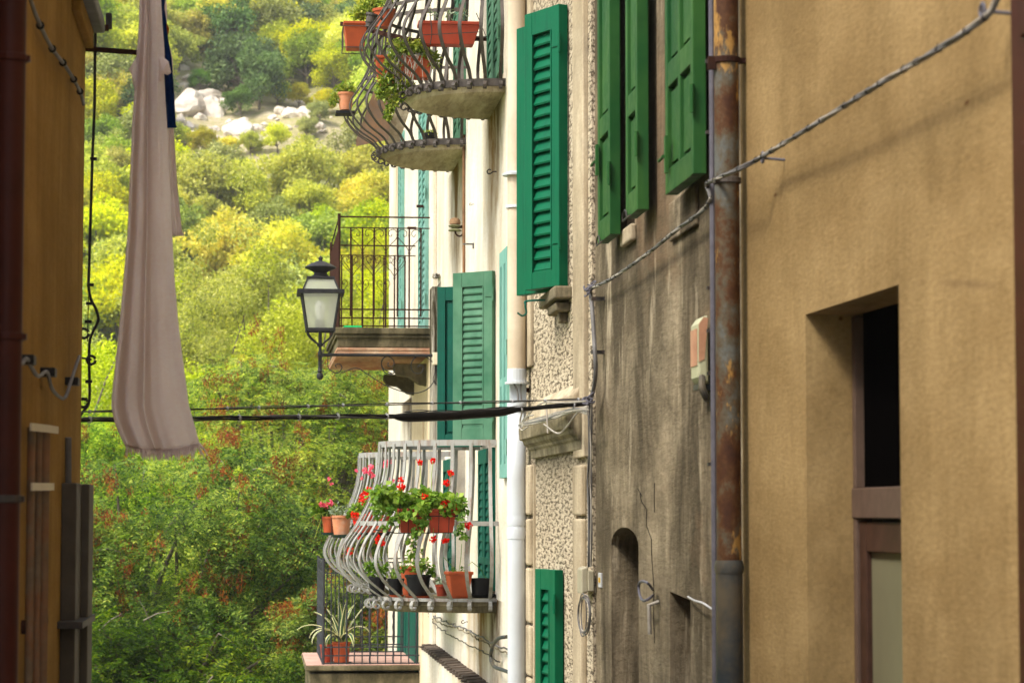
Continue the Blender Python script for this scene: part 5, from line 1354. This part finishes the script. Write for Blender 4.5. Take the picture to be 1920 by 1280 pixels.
def hanging(name, tab, Yc, folds, amp, m, label, cat='cloth', bottom=None, nu=90, nv=150, fringe=0, hem=True, seed=0, extra=None):
    """tab rows (py, left px, right px); folds: [(u centre, width, depth)]"""
    ya, yb = tab[0][0], tab[-1][0]; V = []; 
    for j in range(nv + 1):
        v = j / nv; py = ya + (yb - ya) * v; l_, r_ = interp(tab, py)
        for i in range(nu + 1):
            u = i / nu; px = l_ + (r_ - l_) * u
            y2 = py + (bottom(u) * v ** 8 if bottom else 0)
            d = 0
            for k_, (uc, wd, dp) in enumerate(folds):
                x_ = (u - uc - .03 * math.sin(v * 3 + k_)) / wd
                d += dp * math.exp(-x_ * x_) * (.35 + .65 * v)
            d += amp * math.sin(u * 23 + 2 * v + seed) * (.2 + .8 * v) * .4 + amp * .5 * math.sin(u * 41 - 3 * v) * v + .004 * math.sin(v * 40 + u * 9)
            V.append(U(px, y2, Yc + d))
    mb = MB(); mb.v = [tuple(p) for p in V]
    mb.f = [(j * (nu + 1) + i, (j + 1) * (nu + 1) + i, (j + 1) * (nu + 1) + i + 1, j * (nu + 1) + i + 1) for j in range(nv) for i in range(nu)]
    o = mb.build(name, m, None, smooth=True)
    for p_ in o.data.polygons: p_.use_smooth = True
    s_ = o.modifiers.new('thickness', 'SOLIDIFY'); s_.thickness = .0035
    tag(o, label, cat)
    last = V[-(nu + 1):]
    if hem: MB().tube(last, .0042, 6).build('hem', m, o, smooth=True)
    if fringe:
        fm = MB()
        for i in range(fringe):
            f = i / (fringe - 1) * nu; p_ = last[int(f)]; q_ = last[min(int(f) + 1, nu)]; b = p_.lerp(q_, f - int(f))
            l2 = rnd.uniform(.018, .042) * (1.4 if i > fringe * .86 else 1)
            e_ = b + Vector((rnd.uniform(-.006, .010) + (.02 if i > fringe * .93 else 0), rnd.uniform(-.006, .006), -l2))
            fm.tube([b, b.lerp(e_, .5) + Vector((rnd.uniform(-.003, .003), 0, 0)), e_], [.003, .0026, .0012], 4)
        fo = fm.build('fringe', m, o); fo["kind"] = 'stuff'
    return o
tw = [(-60, 262, 300), (0, 263, 302), (50, 262, 305), (100, 258, 308), (140, 256, 308), (220, 250, 312), (330, 245, 318), (440, 240, 323), (520, 233, 327), (600, 226, 334), (660, 220, 341), (720, 213, 349), (760, 210, 354), (790, 216, 362), (815, 226, 369), (835, 236, 374)]
hanging('towel', tw, 9.05, [(.40, .06, .10), (.20, .10, -.02), (.72, .14, -.02), (.05, .10, .09)], .0035, M['towel'], 'long fringed pinkish-grey towel hanging twisted in the alley', bottom=lambda u: 8 * math.sin(u * 3.1) - 12 * max(0, u - .6), fringe=110)
hanging('towel', [(-60, 300, 310), (60, 302, 312), (120, 303, 324), (240, 306, 326), (340, 312, 332), (430, 320, 341), (440, 322, 343)], 9.22, [(.5, .2, .03)], .006, M['towel'], 'narrow end of pinkish-grey cloth hanging behind the blue cloth', nu=24, nv=80)
hanging('blue_cloth', [(-60, 292, 306), (30, 298, 309), (70, 301, 315), (110, 302, 322), (180, 302, 327), (238, 304, 330)], 9.13, [(.5, .2, -.03)], .01, M['blue_cloth'], 'short deep blue cloth hanging behind the long towel', nu=30, nv=60)
hanging('orange_cloth', [(-60, 296, 300), (40, 304, 309), (52, 308, 318), (66, 309, 313)], 9.17, [], .003, M['orange_cloth'], 'scrap of orange cloth showing above the blue one', nu=8, nv=20, hem=False)
def flap(pts, Yc, label):
    mb = MB(); P = [U(*p, Yc) for p in pts]; n = len(P); mb.prism([q + Vector((0, .012 * math.sin(i * 2.1), 0)) for i, q in enumerate(P)], (0, .01, 0))
    tag(mb.build('cloth_corner', M['towel'], None, bevel=.003), label, 'cloth')
flap([(262, 98), (252, 112), (241, 132), (246, 138), (250, 160), (256, 174), (264, 150)], 9.10, 'crumpled cloth corner sticking out left of the long towel')
flap([(298, 108), (306, 106), (316, 116), (321, 136), (314, 140), (305, 138), (302, 152), (298, 152)], 9.02, 'crumpled cloth corner sticking out right of the long towel')
rp_ = MB(); rp_.tube([(XLF - .02, 9.1, U(300, -58, 9.1).z), (XR, 9.35, U(300, -58, 9.1).z + .02)], .004, 6); tag(rp_.build('clothes_line', M['cable_white'], None), 'clothes line stretched across the alley above the towel', 'clothes line')

# ------------------------------------------------------------------ pots, planters and their plants
LFP = {
 'ger': m_leaf('geranium_leaves', [(.05, .12, .012), (.11, .21, .02), (.19, .30, .04), (.30, .40, .07)], .35, scale=6, objvar=False, rough=.5),
 'succ': m_leaf('succulent_leaves', [(.06, .12, .015), (.16, .24, .03), (.30, .36, .05), (.42, .40, .08)], .25, scale=8, objvar=False, rough=.4),
 'ivy': m_leaf('ivy_leaves', [(.03, .09, .012), (.07, .16, .02), (.14, .25, .04), (.34, .42, .12)], .3, scale=8, objvar=False, rough=.4),
 'greyp': m_leaf('grey_plant_leaves', [(.14, .19, .12), (.24, .30, .2), (.34, .40, .28)], .2, scale=8, objvar=False),
}
redm = m_leaf('red_petals', [(.55, .008, .006), (.75, .012, .008), (.85, .03, .015)], .4, scale=20, objvar=False)
pinkm = m_leaf('pink_petals', [(.70, .05, .16), (.80, .12, .28), (.85, .25, .40)], .4, scale=20, objvar=False)
gp_ = np.random.default_rng(77)
def scatter_leaves(blobs, per, size, asp, leaf, parent, name='foliage', droop=.1, up=.6):
    C = np.array([tuple(b[0]) for b in blobs]); R_ = np.array([b[1] for b in blobs])
    V, Fq = clumps_to_leaves(C, R_, per, size, asp, up=up, droop=droop, shell=.2, flat=.8, seed=int(gp_.integers(1e6)))
    return np_mesh(name, V, Fq, 4, leaf, parent)
def flower_heads(pts, m, parent, r=.026, n=34, name='flower_head'):
    for p in pts:
        P = np.array(p) + unit(gp_.normal(size=(n, 3))) * (r * (.35 + .65 * gp_.random(n)))[:, None]
        A = unit(P - np.array(p) + gp_.normal(size=P.shape) * .02); B = unit(np.cross(A, gp_.normal(size=P.shape)))
        v, f = leaf_faces(P - A * .008, A, B, np.full(n, .022), np.full(n, .020)); np_mesh(name, v, f, 4, m, parent)
def stems(segs, parent, m=None, r=.0018, name='stem'):
    """all the fine stems of one plant read as one part"""
    mb = MB()
    for a, b in segs:
        a, b = Vector(a), Vector(b); mid = (a + b) / 2 + Vector((gp_.normal() * .01, gp_.normal() * .01, .012)); mb.tube([a, mid, b], r, 4)
    return mb.build(name, m or LFP['ger'], parent)
def round_pot(c, rt, rb, h, m, parent, rim=.018, saucer=None, name='pot', n=24):
    """c: centre of the base"""
    mb = MB(); mb.lathe(c, [(rb, 0), (rt * .97, h - rim), (rt * 1.06, h - rim), (rt * 1.07, h), (rt * .96, h), (rt * .93, h - .012), (.002, h - .015)], n)
    o = mb.build(name, m, parent, smooth=True)
    MB().lathe(Vector(c) + Vector((0, 0, h - .017)), [(rt * .92, 0), (rt * .9, .008), (.002, .012)], 14).build('soil', M['soil'], o)
    if saucer: MB().lathe(Vector(c) - Vector((0, 0, .012)), [(rb * 1.15, 0), (rb * 1.45, .022), (rb * 1.38, .022), (rb * 1.1, .006)], n).build('saucer', saucer, parent, smooth=True)
    return o
def square_pot(c, wt, wb, h, m, parent, rot=0, lt=None, lb=None, name='pot', rim=.02, axis_y=False):
    """tapered box pot; lt/lb lengths along the other axis"""
    lt, lb = lt or wt, lb or wb; c = Vector(c); mb = MB(); R_ = Matrix.Rotation(rot, 3, 'Z')
    def ringq(w_, l_, z): return [c + R_ @ Vector((sx * l_ / 2, sy * w_ / 2, z)) for sx, sy in ((-1, -1), (1, -1), (1, 1), (-1, 1))]
    lv = [ringq(wb, lb, 0), ringq(wt, lt, h - rim), ringq(wt + .014, lt + .014, h - rim), ringq(wt + .016, lt + .016, h), ringq(wt - .012, lt - .012, h), ringq(wt - .02, lt - .02, h - .02)]
    vs = [p for q in lv for p in q]; fs = [(3, 2, 1, 0)]
    for i in range(5): fs += [(i * 4 + j, i * 4 + (j + 1) % 4, i * 4 + 4 + (j + 1) % 4, i * 4 + 4 + j) for j in range(4)]
    fs += [(20, 21, 22, 23)]
    o = mb.add(vs, fs).build(name, m, parent, bevel=.005)
    s2 = MB(); s2.add(ringq(wt - .022, lt - .022, h - .0195 + .003), [(0, 1, 2, 3)]); s2.build('soil', M['soil'], o)
    return o
def potted(name, label, cat='potted plant', loc=None, group=None): return empty(name, loc or (0, 0, 0), label, cat, group)

# ---- upper near balcony
Yp = 16.38
a, b = U(794, 84, Yp), U(893, 74, Yp); cx = (a + b) / 2
e = potted('planter', 'long brick-red trough planter behind the bars of the upper near balcony', 'planter', cx)
lw = (b.x - a.x); zt_ = U(850, 40, Yp).z
square_pot((cx.x, Yp + .08, cx.z - .01), .16, .12, zt_ - cx.z + .01, M['red_box'], e, lt=lw + .05, lb=lw - .03, rim=.022)
mb = MB(); 
for px in (806, 861): 
    p = U(px, 30, Yp); mb.tube(smooth_path([p + Vector((0, .0, .08)), p + Vector((0, -.03, 0)), p + Vector((.01, -.035, -.12)), p + Vector((.0, -.02, -.2))]), .0035, 5)
mb.tube([U(793, 66, Yp - .03), U(905, 60, Yp - .03)], .003, 5); mb.tube([U(893, 25, Yp), U(912, 70, Yp), U(880, 70, Yp + .1)], .003, 5); mb.build('wire_holder', M['iron'], e)
scatter_leaves([(U(px, 26, Yp + .08), .035) for px in (812, 840, 870)], 22, .035, .3, LFP['greyp'], e)
mb = MB(); mb.tube([U(640, 45, 17.4), U(770, 75, 16.6)], 0, flat=(.03, .02, (0, 0, 1))); mb.tube([U(770, 75, 16.6), U(912, 74, 16.45)], 0, flat=(.02, .02, (0, 0, 1)))
tag(mb.build('plant_shelf', M['rust_iron'], None), 'rusty angle iron shelf along the upper near balcony', 'shelf')
Yq = 17.0
e = potted('planter', 'orange fluted square planter hung in a wire frame left of the upper bars', 'planter', U(668, 85, Yq))
c0 = U(667, 87, Yq); c1 = U(667, 41, Yq); square_pot((c0.x, Yq + .1, c0.z), .24, .18, c1.z - c0.z, M['terracotta'], e, lt=.155, lb=.12)
mb = MB(); x0, x1, z0, z1 = U(643, 86, Yq).x, U(690, 86, Yq).x, c0.z - .012, U(643, 50, Yq).z
for z in (z0, z1): mb.tube([(x0, Yq - .03, z), (x1, Yq - .03, z), (x1, Yq + .22, z), (x0, Yq + .22, z), (x0, Yq - .03, z)], .003, 5)
for p in ((x0, Yq - .03), (x0, Yq + .22), (x0, Yq + .1), (x1, Yq - .03)): mb.tube([(p[0], p[1], z0), (p[0], p[1], z1)], .003, 5)
mb.build('wire_holder', M['iron'], e)
scatter_leaves([(U(px, py, Yq + .05), r) for px, py, r in ((690, 22, .06), (676, 30, .05), (705, 12, .06), (712, 28, .05), (695, 5, .06), (720, 5, .05), (684, 14, .06), (698, 30, .05), (672, 24, .05), (710, 40, .04))], 120, .032, .42, LFP['succ'], e)
e = potted('potted_plant', 'terracotta pot behind the grey cup on the upper near balcony shelf', loc=U(718, 50, 16.95))
round_pot(U(720, 52, 16.95), .075, .055, .125, M['terracotta'], e); scatter_leaves([(U(722, 10, 16.95), .05), (U(735, 5, 16.95), .04)], 50, .028, .4, LFP['succ'], e)
e = empty('plastic_cup', U(690, 50, 16.7), 'small stack of grey ribbed plastic pots beside the orange planter', 'pot')
MB().lathe(U(692, 52, 16.72), [(.026, 0), (.03, .03), (.037, .03), (.038, .045), (.033, .045), (.036, .08), (.044, .08), (.045, .095), (.038, .095)], 16, axis=(.25, 0, 1)).build('stacked_pots', M['iron_grey'], e, smooth=True)
e = potted('potted_succulent', 'orange trough of trailing succulents spilling over the upper near balcony floor', 'potted plant', U(765, 150, 16.62))
Yt = 16.62
c0 = U(777, 148, Yt); square_pot((c0.x, Yt, c0.z), .14, .12, U(777, 108, Yt).z - c0.z, M['terracotta'], e, lt=.22, lb=.19)
c0 = U(728, 158, Yt + .1); square_pot((c0.x, Yt + .2, c0.z), .15, .12, .2, M['terracotta'], e, lt=.16, lb=.13)
scatter_leaves([(U(px, py, Yt - .06), r) for px, py, r in ((742, 92, .05), (758, 88, .05), (772, 96, .05), (790, 92, .055), (800, 100, .045), (735, 110, .045), (728, 125, .045), (740, 130, .04), (752, 98, .05), (812, 106, .04), (813, 120, .03),
      (735, 145, .04), (748, 160, .045), (758, 152, .04), (742, 172, .04), (730, 165, .04), (722, 178, .035), (752, 180, .035), (738, 190, .03), (731, 205, .03), (728, 218, .025), (766, 165, .03), (712, 176, .03), (745, 84, .05), (780, 86, .05), (765, 84, .05), (722, 150, .045), (740, 118, .05), (716, 160, .04))], 110, .03, .5, LFP['succ'], e)
stems([(U(px, 100, Yt - .08), U(px + gp_.normal() * 14 - 6, 100 + 25 + 45 * gp_.random(), Yt - .1)) for px in gp_.uniform(735, 800, 26)], e, M['cable_white'], .0022)
# ---- upper farther balcony
Y2 = 19.75
e = potted('potted_succulent', 'whitish clay pot of pale succulents hung at the far left outside the upper farther balcony', loc=U(648, 205, Y2))
round_pot(U(648, 207, Y2), .062, .047, .14, M['clay'], e)
mb = MB(); p = U(648, 211, Y2); mb.box(p.x - .08, p.x + .07, Y2 - .08, Y2 + .08, p.z - .02, p.z + .004); mb.build('tray', M['black_pot'], e, bevel=.003)
scatter_leaves([(U(px, py, Y2), r) for px, py, r in ((640, 166, .045), (652, 163, .05), (660, 170, .04), (632, 178, .035), (626, 190, .03), (648, 170, .05))], 70, .035, .45, LFP['succ'], e)
for nm, lab, pts, Yb_, m_ in (('reed_screen', 'brown reed screen leaning behind the bars of the upper farther balcony', [(700, 172), (742, 150), (728, 262), (668, 274), (668, 262)], 20.1, 'wood_grey'), ('slate_board', 'grey board leaning beside the brown screen on the balcony', [(742, 190), (775, 185), (748, 270), (722, 270)], 20.25, 'concrete_slab')):
    mm = M[m_]
    if nm == 'reed_screen':
        kk = NT('brown_reed'); nn_ = kk.noise(1, 5, .7, kk.coord((60, 60, 3))); n3_ = kk.noise(9, 5, .7)
        kk.bsdf(kk.mix(kk.ramp(n3_, [(.4, 0.), (.6, 1.)]), kk.mix(nn_, (.16, .07, .03), (.34, .20, .11)), (.20, .13, .09)), .8, normal=kk.bump(nn_, .5, .004)); mm = kk.m
    o = MB().prism([U(*p, Yb_) for p in pts], (0, .015, 0)).build(nm, mm, None); tag(o, lab, 'board')
e = potted('potted_succulent', 'low tuft of succulents on the slab of the upper farther balcony', loc=U(805, 255, 19.3))
round_pot(U(806, 262, 19.5), .05, .04, .05, M['black_pot'], e); scatter_leaves([(U(802, 250, 19.5), .035), (U(812, 252, 19.5), .03)], 60, .028, .45, LFP['succ'], e)

# ---- lower near balcony: trough planters with geraniums and ivy
Yn = 16.42
e = potted('geranium_planter', 'long red-brown trough of ivy geraniums hung on the front of the white balcony', 'planter', U(800, 1000, Yn))
for x0_, x1_ in ((747, 800), (803, 852)):
    a, b = U(x0_ + 3, 998, Yn), U(x1_ - 3, 998, Yn); h_ = U(800, 953, Yn).z - a.z
    square_pot(((a.x + b.x) / 2, Yn, a.z), .16, .125, h_, M['red_box'], e, lt=(b.x - a.x) + .03, lb=(b.x - a.x) - .01)
mb = MB()
for py in (999, 968): mb.tube([U(742, py, Yn - .09), U(862, py - 1, Yn - .09)], .0032, 5)
for px in (748, 765, 784, 803, 822, 841, 856): mb.tube([U(px, 1000, Yn - .09), U(px + 2, 944, Yn - .09)], .0026, 5)
mb.tube([U(700, 992, Yn + .1), U(742, 999, Yn - .09)], .004, 5); mb.build('wire_holder', M['black_pot'], e)
bl = [(U(700 + 155 * t + gp_.normal() * 5, 938 + gp_.normal() * 9 + 6 * t, Yn + gp_.normal() * .07 - .02), .035 + .03 * gp_.random()) for t in gp_.random(46)]
bl += [(U(gp_.uniform(700, 760), 955 + gp_.normal() * 12, Yn + .5 + gp_.random() * .6), .045 + .02 * gp_.random()) for _ in range(8)]
scatter_leaves(bl, 44, .042, .85, LFP['ger'], e)
tr_ = [(U(px + gp_.normal() * 3, py + gp_.normal() * 3, Yn - .12), .022) for px, py in ((795, 962), (792, 972), (790, 982), (787, 992), (784, 1000), (778, 1005), (740, 965), (728, 975), (720, 985), (733, 950), (800, 958), (798, 950), (868, 955), (872, 968), (866, 985), (860, 995), (868, 1002), (783, 975), (700, 955), (712, 965), (862, 940))]
scatter_leaves(tr_, 26, .030, .8, LFP['ivy'], e, 'trailing_ivy', droop=.6)
flower_heads([U(*p, Yn - .1) for p in ((752, 913), (795, 932), (843, 942), (860, 948), (812, 1010), (834, 1013), (878, 985), (832, 945))], redm, e, .026, 30)
flower_heads([U(*p, Yn + .3) for p in ((812, 862), (787, 865), (752, 900), (797, 925), (845, 885), (838, 905))], redm, e, .022, 24)
stems([(U(812, 1006, Yn - .1), U(805, 975, Yn)), (U(834, 1009, Yn - .1), U(828, 980, Yn)), (U(878, 983, Yn - .1), U(855, 960, Yn)), (U(752, 913, Yn - .1), U(758, 940, Yn)), (U(812, 864, Yn + .3), U(810, 930, Yn)), (U(787, 867, Yn + .3), U(790, 930, Yn)), (U(845, 885, Yn + .3), U(835, 930, Yn))], e)
# ---- geraniums at the left end
def ger_pot(label, px, pyb, pyt, wpx, Y, m, saucer, blobs, fl=(), fm=None, leaf='ger', per=60, ls=.04, asp=.8, r=.026):
    s_ = Y / F; e = potted('potted_geranium' if leaf == 'ger' else 'potted_plant', label, loc=U(px, pyb, Y))
    round_pot(U(px, pyb, Y), wpx * s_ / 2, wpx * s_ * .37, (pyb - pyt) * s_, m, e, saucer=saucer)
    scatter_leaves([(U(bx, by, Y + gp_.normal() * .03), br) for bx, by, br in blobs], per, ls, asp, LFP[leaf], e)
    if fl: flower_heads([U(*p, Y - .06) for p in fl], fm or redm, e, r, 30); stems([(U(p[0], p[1] + 2, Y - .06), U(px + gp_.normal() * 5, pyt - 5, Y)) for p in fl], e)
    return e
YG = 20.15
ger_pot('orange pot of green trailing leaves, outermost at the left end of the white balconies', 617, 1000, 968, 27, YG + .25, M['terracotta'], M['green_saucer'], [(605, 957, .05), (618, 955, .05), (598, 965, .035), (592, 950, .03), (612, 945, .04)], ((603, 945), (612, 947), (620, 943)), pinkm, per=40, ls=.045)
e = ger_pot('pale orange clay pot with a green saucer and grey foliage beside the outermost pot', 640, 1004, 966, 37, YG, M['clay'], M['green_saucer'], [(632, 955, .045), (645, 957, .05), (655, 955, .04), (625, 958, .03)], (), None, leaf='greyp', per=60, ls=.03, asp=.3)
mb = MB(); s_ = [U(px, py, YG - .1) for px, py in ((622, 1006), (622, 965), (640, 1008), (660, 1006), (660, 975))]; mb.tube([s_[1], s_[0], s_[2], s_[3], s_[4]], .003, 5); mb.tube([U(603, 1002, YG), U(603, 965, YG)], .003, 5); mb.build('wire_holder', M['black_pot'], e)
stems([(U(625, 955, YG), U(585, 925, YG)), (U(628, 955, YG), U(590, 935, YG)), (U(600, 962, YG), U(578, 972, YG)), (U(610, 960, YG), U(575, 985, YG)), (U(605, 965, YG), U(590, 1010, YG))], e, LFP['succ'])
ger_pot('dark-saucered pot with the brightest red geranium heads left of the trough', 682, 1000, 968, 44, 19.3, M['red_box'], M['black_pot'], [(672, 955, .06), (690, 950, .06), (705, 958, .05), (665, 962, .05), (695, 965, .05), (715, 950, .05)],
        ((690, 920), (684, 928), (679, 936), (693, 926), (665, 965), (672, 978), (676, 984), (692, 967), (674, 1004)), redm, per=60, r=.034)
ger_pot('pot with red geranium heads hanging just left of the trough', 718, 1000, 966, 36, 18.4, M['red_box'], M['black_pot'], [(715, 950, .06), (735, 945, .06), (728, 960, .05), (745, 955, .05)], ((708, 1008), (716, 1014), (712, 1018), (713, 975), (656, 1033)), redm, per=60, r=.028)
e = potted('potted_geranium', 'tall pink geranium rising behind the white bars', loc=U(700, 960, 19.6))
round_pot(U(703, 1000, 19.6), .08, .06, .15, M['red_box'], e); scatter_leaves([(U(700, 940, 19.6), .06), (U(715, 925, 19.6), .05), (U(690, 945, 19.6), .05), (U(735, 930, 19.6), .06)], 40, .04, .8, LFP['ger'], e)
flower_heads([U(*p, 19.6) for p in ((697, 875), (693, 885), (699, 892), (684, 882), (722, 870), (728, 866), (735, 898), (703, 912))], pinkm, e, .026, 22)
flower_heads([U(*p, 19.6) for p in ((678, 897), (668, 882), (617, 898), (622, 906))], pinkm, e, .014, 10, 'small_flower_head')
stems([(U(697, 892, 19.6), U(700, 935, 19.6)), (U(725, 870, 19.6), U(712, 930, 19.6)), (U(619, 904, 19.6), U(690, 950, 19.6)), (U(735, 900, 19.6), U(735, 925, 19.6))], e)
# ---- pots standing on the slab of the lower near balcony
def Uz(px, py_floor, z):               # floor point under a column
    r = ray(px, py_floor); return EYE + r * ((z - EYE.z) / r.z)
def floor_pot(label, px, Y, w, h, m, kind='round', saucer=None, blobs=(), leaf='ger', wb=None, per=45, ls=.035, asp=.6, **kw):
    p = U(px, 1100, Y); c = Vector((p.x, Y, zsl + .014)); e = potted('potted_plant', label, loc=c)
    if kind == 'round': round_pot(c, w / 2, (wb or w * .75) / 2, h, m, e, saucer=saucer)
    else:
        square_pot(c, w, wb or w * .72, h, m, e, rot=.12)
        if saucer: MB().lathe(c + Vector((0, 0, -.012)), [(w * .42, 0), (w * .56, .022), (w * .53, .022), (w * .4, .006)], 4).build('saucer', saucer, e)
    if blobs: scatter_leaves([(c + Vector(b[0]), b[1]) for b in blobs], per, ls, asp, LFP[leaf], e)
    return e, c
floor_pot('black pot of low green plants, leftmost on the white balcony floor', 707, 17.25, .125, .13, M['black_pot'], blobs=(((-.01, 0, .17), .05), ((.03, 0, .19), .05), ((-.05, 0, .2), .04)))
floor_pot('second black pot from the left on the white balcony floor', 742, 17.2, .11, .12, M['black_pot'], saucer=M['terracotta'], blobs=(((0, 0, .15), .05), ((.03, 0, .18), .04)))
floor_pot('dark pot with a wide orange rim near the middle of the white balcony floor', 784, 17.0, .17, .15, M['black_pot'], saucer=M['terracotta'], blobs=(((0, 0, .2), .05), ((.05, 0, .22), .05), ((.09, 0, .17), .03)))
floor_pot('orange pot behind the wide rimmed pot on the white balcony', 772, 17.45, .16, .2, M['terracotta'], blobs=(((0, 0, .24), .06), ((.03, 0, .3), .05), ((.0, 0, .36), .03)))
floor_pot('low red bowl pot between the rimmed pot and the square pot', 829, 17.2, .09, .08, M['red_box'], blobs=(((0, 0, .1), .03),), leaf='greyp')
e, c = floor_pot('square orange pot with thin arching stems near the door of the white balcony', 860, 16.85, .155, .175, M['terracotta'], kind='square', saucer=M['terracotta'])
stems([(c + Vector((0, 0, .16)), c + Vector((-.1, 0, .27))), (c + Vector((0, 0, .16)), c + Vector((.02, 0, .36))), (c + Vector((.02, 0, .16)), c + Vector((.09, 0, .24))), (c + Vector((.09, 0, .24)), c + Vector((.19, 0, .12)))], e, LFP['ivy'], .0022)
scatter_leaves([(c + Vector((-.03, 0, .19)), .02), (c + Vector((.03, 0, .19)), .02)], 25, .02, .5, LFP['ivy'], e)
floor_pot('black bulging pot nearest the wall on the white balcony', 902, 16.85, .14, .13, M['black_pot'], wb=.12)
mb = MB(); c = U(905, 1118, 16.8); mb.lathe((c.x, 16.8, zsl + .014), [(.07, 0), (.1, .025), (.096, .025), (.06, .008)], 16); tag(mb.build('black_saucer', M['black_pot'], None, smooth=True), 'wide black saucer on the slab beneath the bulging pot', 'saucer')
# ---- agave on the lowest balcony
am = NT('variegated_agave'); att = am.n("ShaderNodeAttribute"); att.attribute_name = 'edge'
am.bsdf(am.ramp(att.outputs["Fac"], [(.60, (.035, .09, .035)), (.70, (.62, .60, .30))]), .4); 
e = potted('agave', 'large variegated agave with cream edged leaves on the lowest balcony', 'potted plant', Uz(640, 1240, zsb))
ca = Vector((U(640, 1240, Y1b + .22).x, Y1b + .22, zsb + .004))
round_pot(ca, .085, .07, .2, M['terracotta'], e, saucer=M['green_saucer'])
cr_ = ca + Vector((0, 0, .19)); V = []; Fq = []; Ed = []
def aleaf(d, L_, bend, wd, rise):
    n = 12; b0 = len(V); d = Vector(d).normalized(); side = d.cross(Vector((0, 0, 1))).normalized() if abs(d.z) < .98 else Vector((1, 0, 0))
    hd = Vector((d.x, d.y, 0)); p = cr_.copy(); ang = rise
    for i in range(n + 1):
        t = i / n; w_ = wd * (0.55 + 1.1 * t - 1.65 * t * t) if t < .5 else wd * (.70 * (1 - (t - .5) * 2) ** .8)
        up_ = Vector((0, 0, 1)) * math.cos(ang) - hd * math.sin(ang)
        for k_, s_ in enumerate((-1, -.62, 0, .62, 1)): V.append(p + side * w_ * s_ + up_ * abs(s_) * w_ * .35); Ed.append(abs(s_))
        p = p + (hd * math.cos(ang) + Vector((0, 0, 1)) * math.sin(ang)) * (L_ / n); ang -= bend / n * (.4 + 1.4 * t)
    for i in range(n):
        for k_ in range(4): a_ = b0 + i * 5 + k_; Fq.append((a_, a_ + 1, a_ + 6, a_ + 5))
for d, L_, bend, wd, rise in (((-1, -.2, 0), .38, 2.4, .026, 1.0), ((-.8, -.5, 0), .42, 2.6, .026, .9), ((1, -.3, 0), .42, 3.2, .028, 1.15), ((.35, -.9, 0), .36, 2.6, .032, .8), ((.9, .2, 0), .50, .5, .018, 1.1), ((.5, .6, 0), .42, .9, .022, 1.35),
                         ((-.2, -.3, 0), .42, .2, .03, 1.5), ((-.5, .6, 0), .36, .6, .024, 1.2), ((-1, .1, 0), .46, 1.6, .02, .85), ((-.9, .5, 0), .40, .9, .022, 1.1), ((-.6, -.8, 0), .34, 2.9, .028, .8), ((.1, -.2, 0), .38, .2, .026, 1.42)):
    aleaf(d, L_ * 1.08, bend, wd * 1.3, rise)
mb = MB(); mb.v = [tuple(p) for p in V]; mb.f = Fq; ao = mb.build('agave_leaves', am.m, e)
at = ao.data.attributes.new('edge', 'FLOAT', 'POINT'); at.data.foreach_set('value', Ed)
for p_ in ao.data.polygons: p_.use_smooth = True
ao.modifiers.new('thickness', 'SOLIDIFY').thickness = .004
e = potted('potted_plant', 'reddish clay pot in the corner beside the agave', loc=ca + Vector((-.13, .1, 0)))
round_pot(ca + Vector((-.13, .12, 0)), .07, .055, .17, M['red_box'], e); scatter_leaves([(ca + Vector((-.13, .12, .2)), .03)], 30, .03, .4, LFP['ger'], e)
p = U(662, 612, Y1m - .03); tag(MB().box(p.x - .085, p.x + .08, Y1m - .045, Y1m + .1, zsm - .004, zsm + .010).build('green_tray', m_plain('bright_green_plastic', (.02, .55, .16), .4), None, bevel=.004), 'bright green plastic tray at the edge of the mossy balcony', 'tray')

bpy.context.view_layer.update()
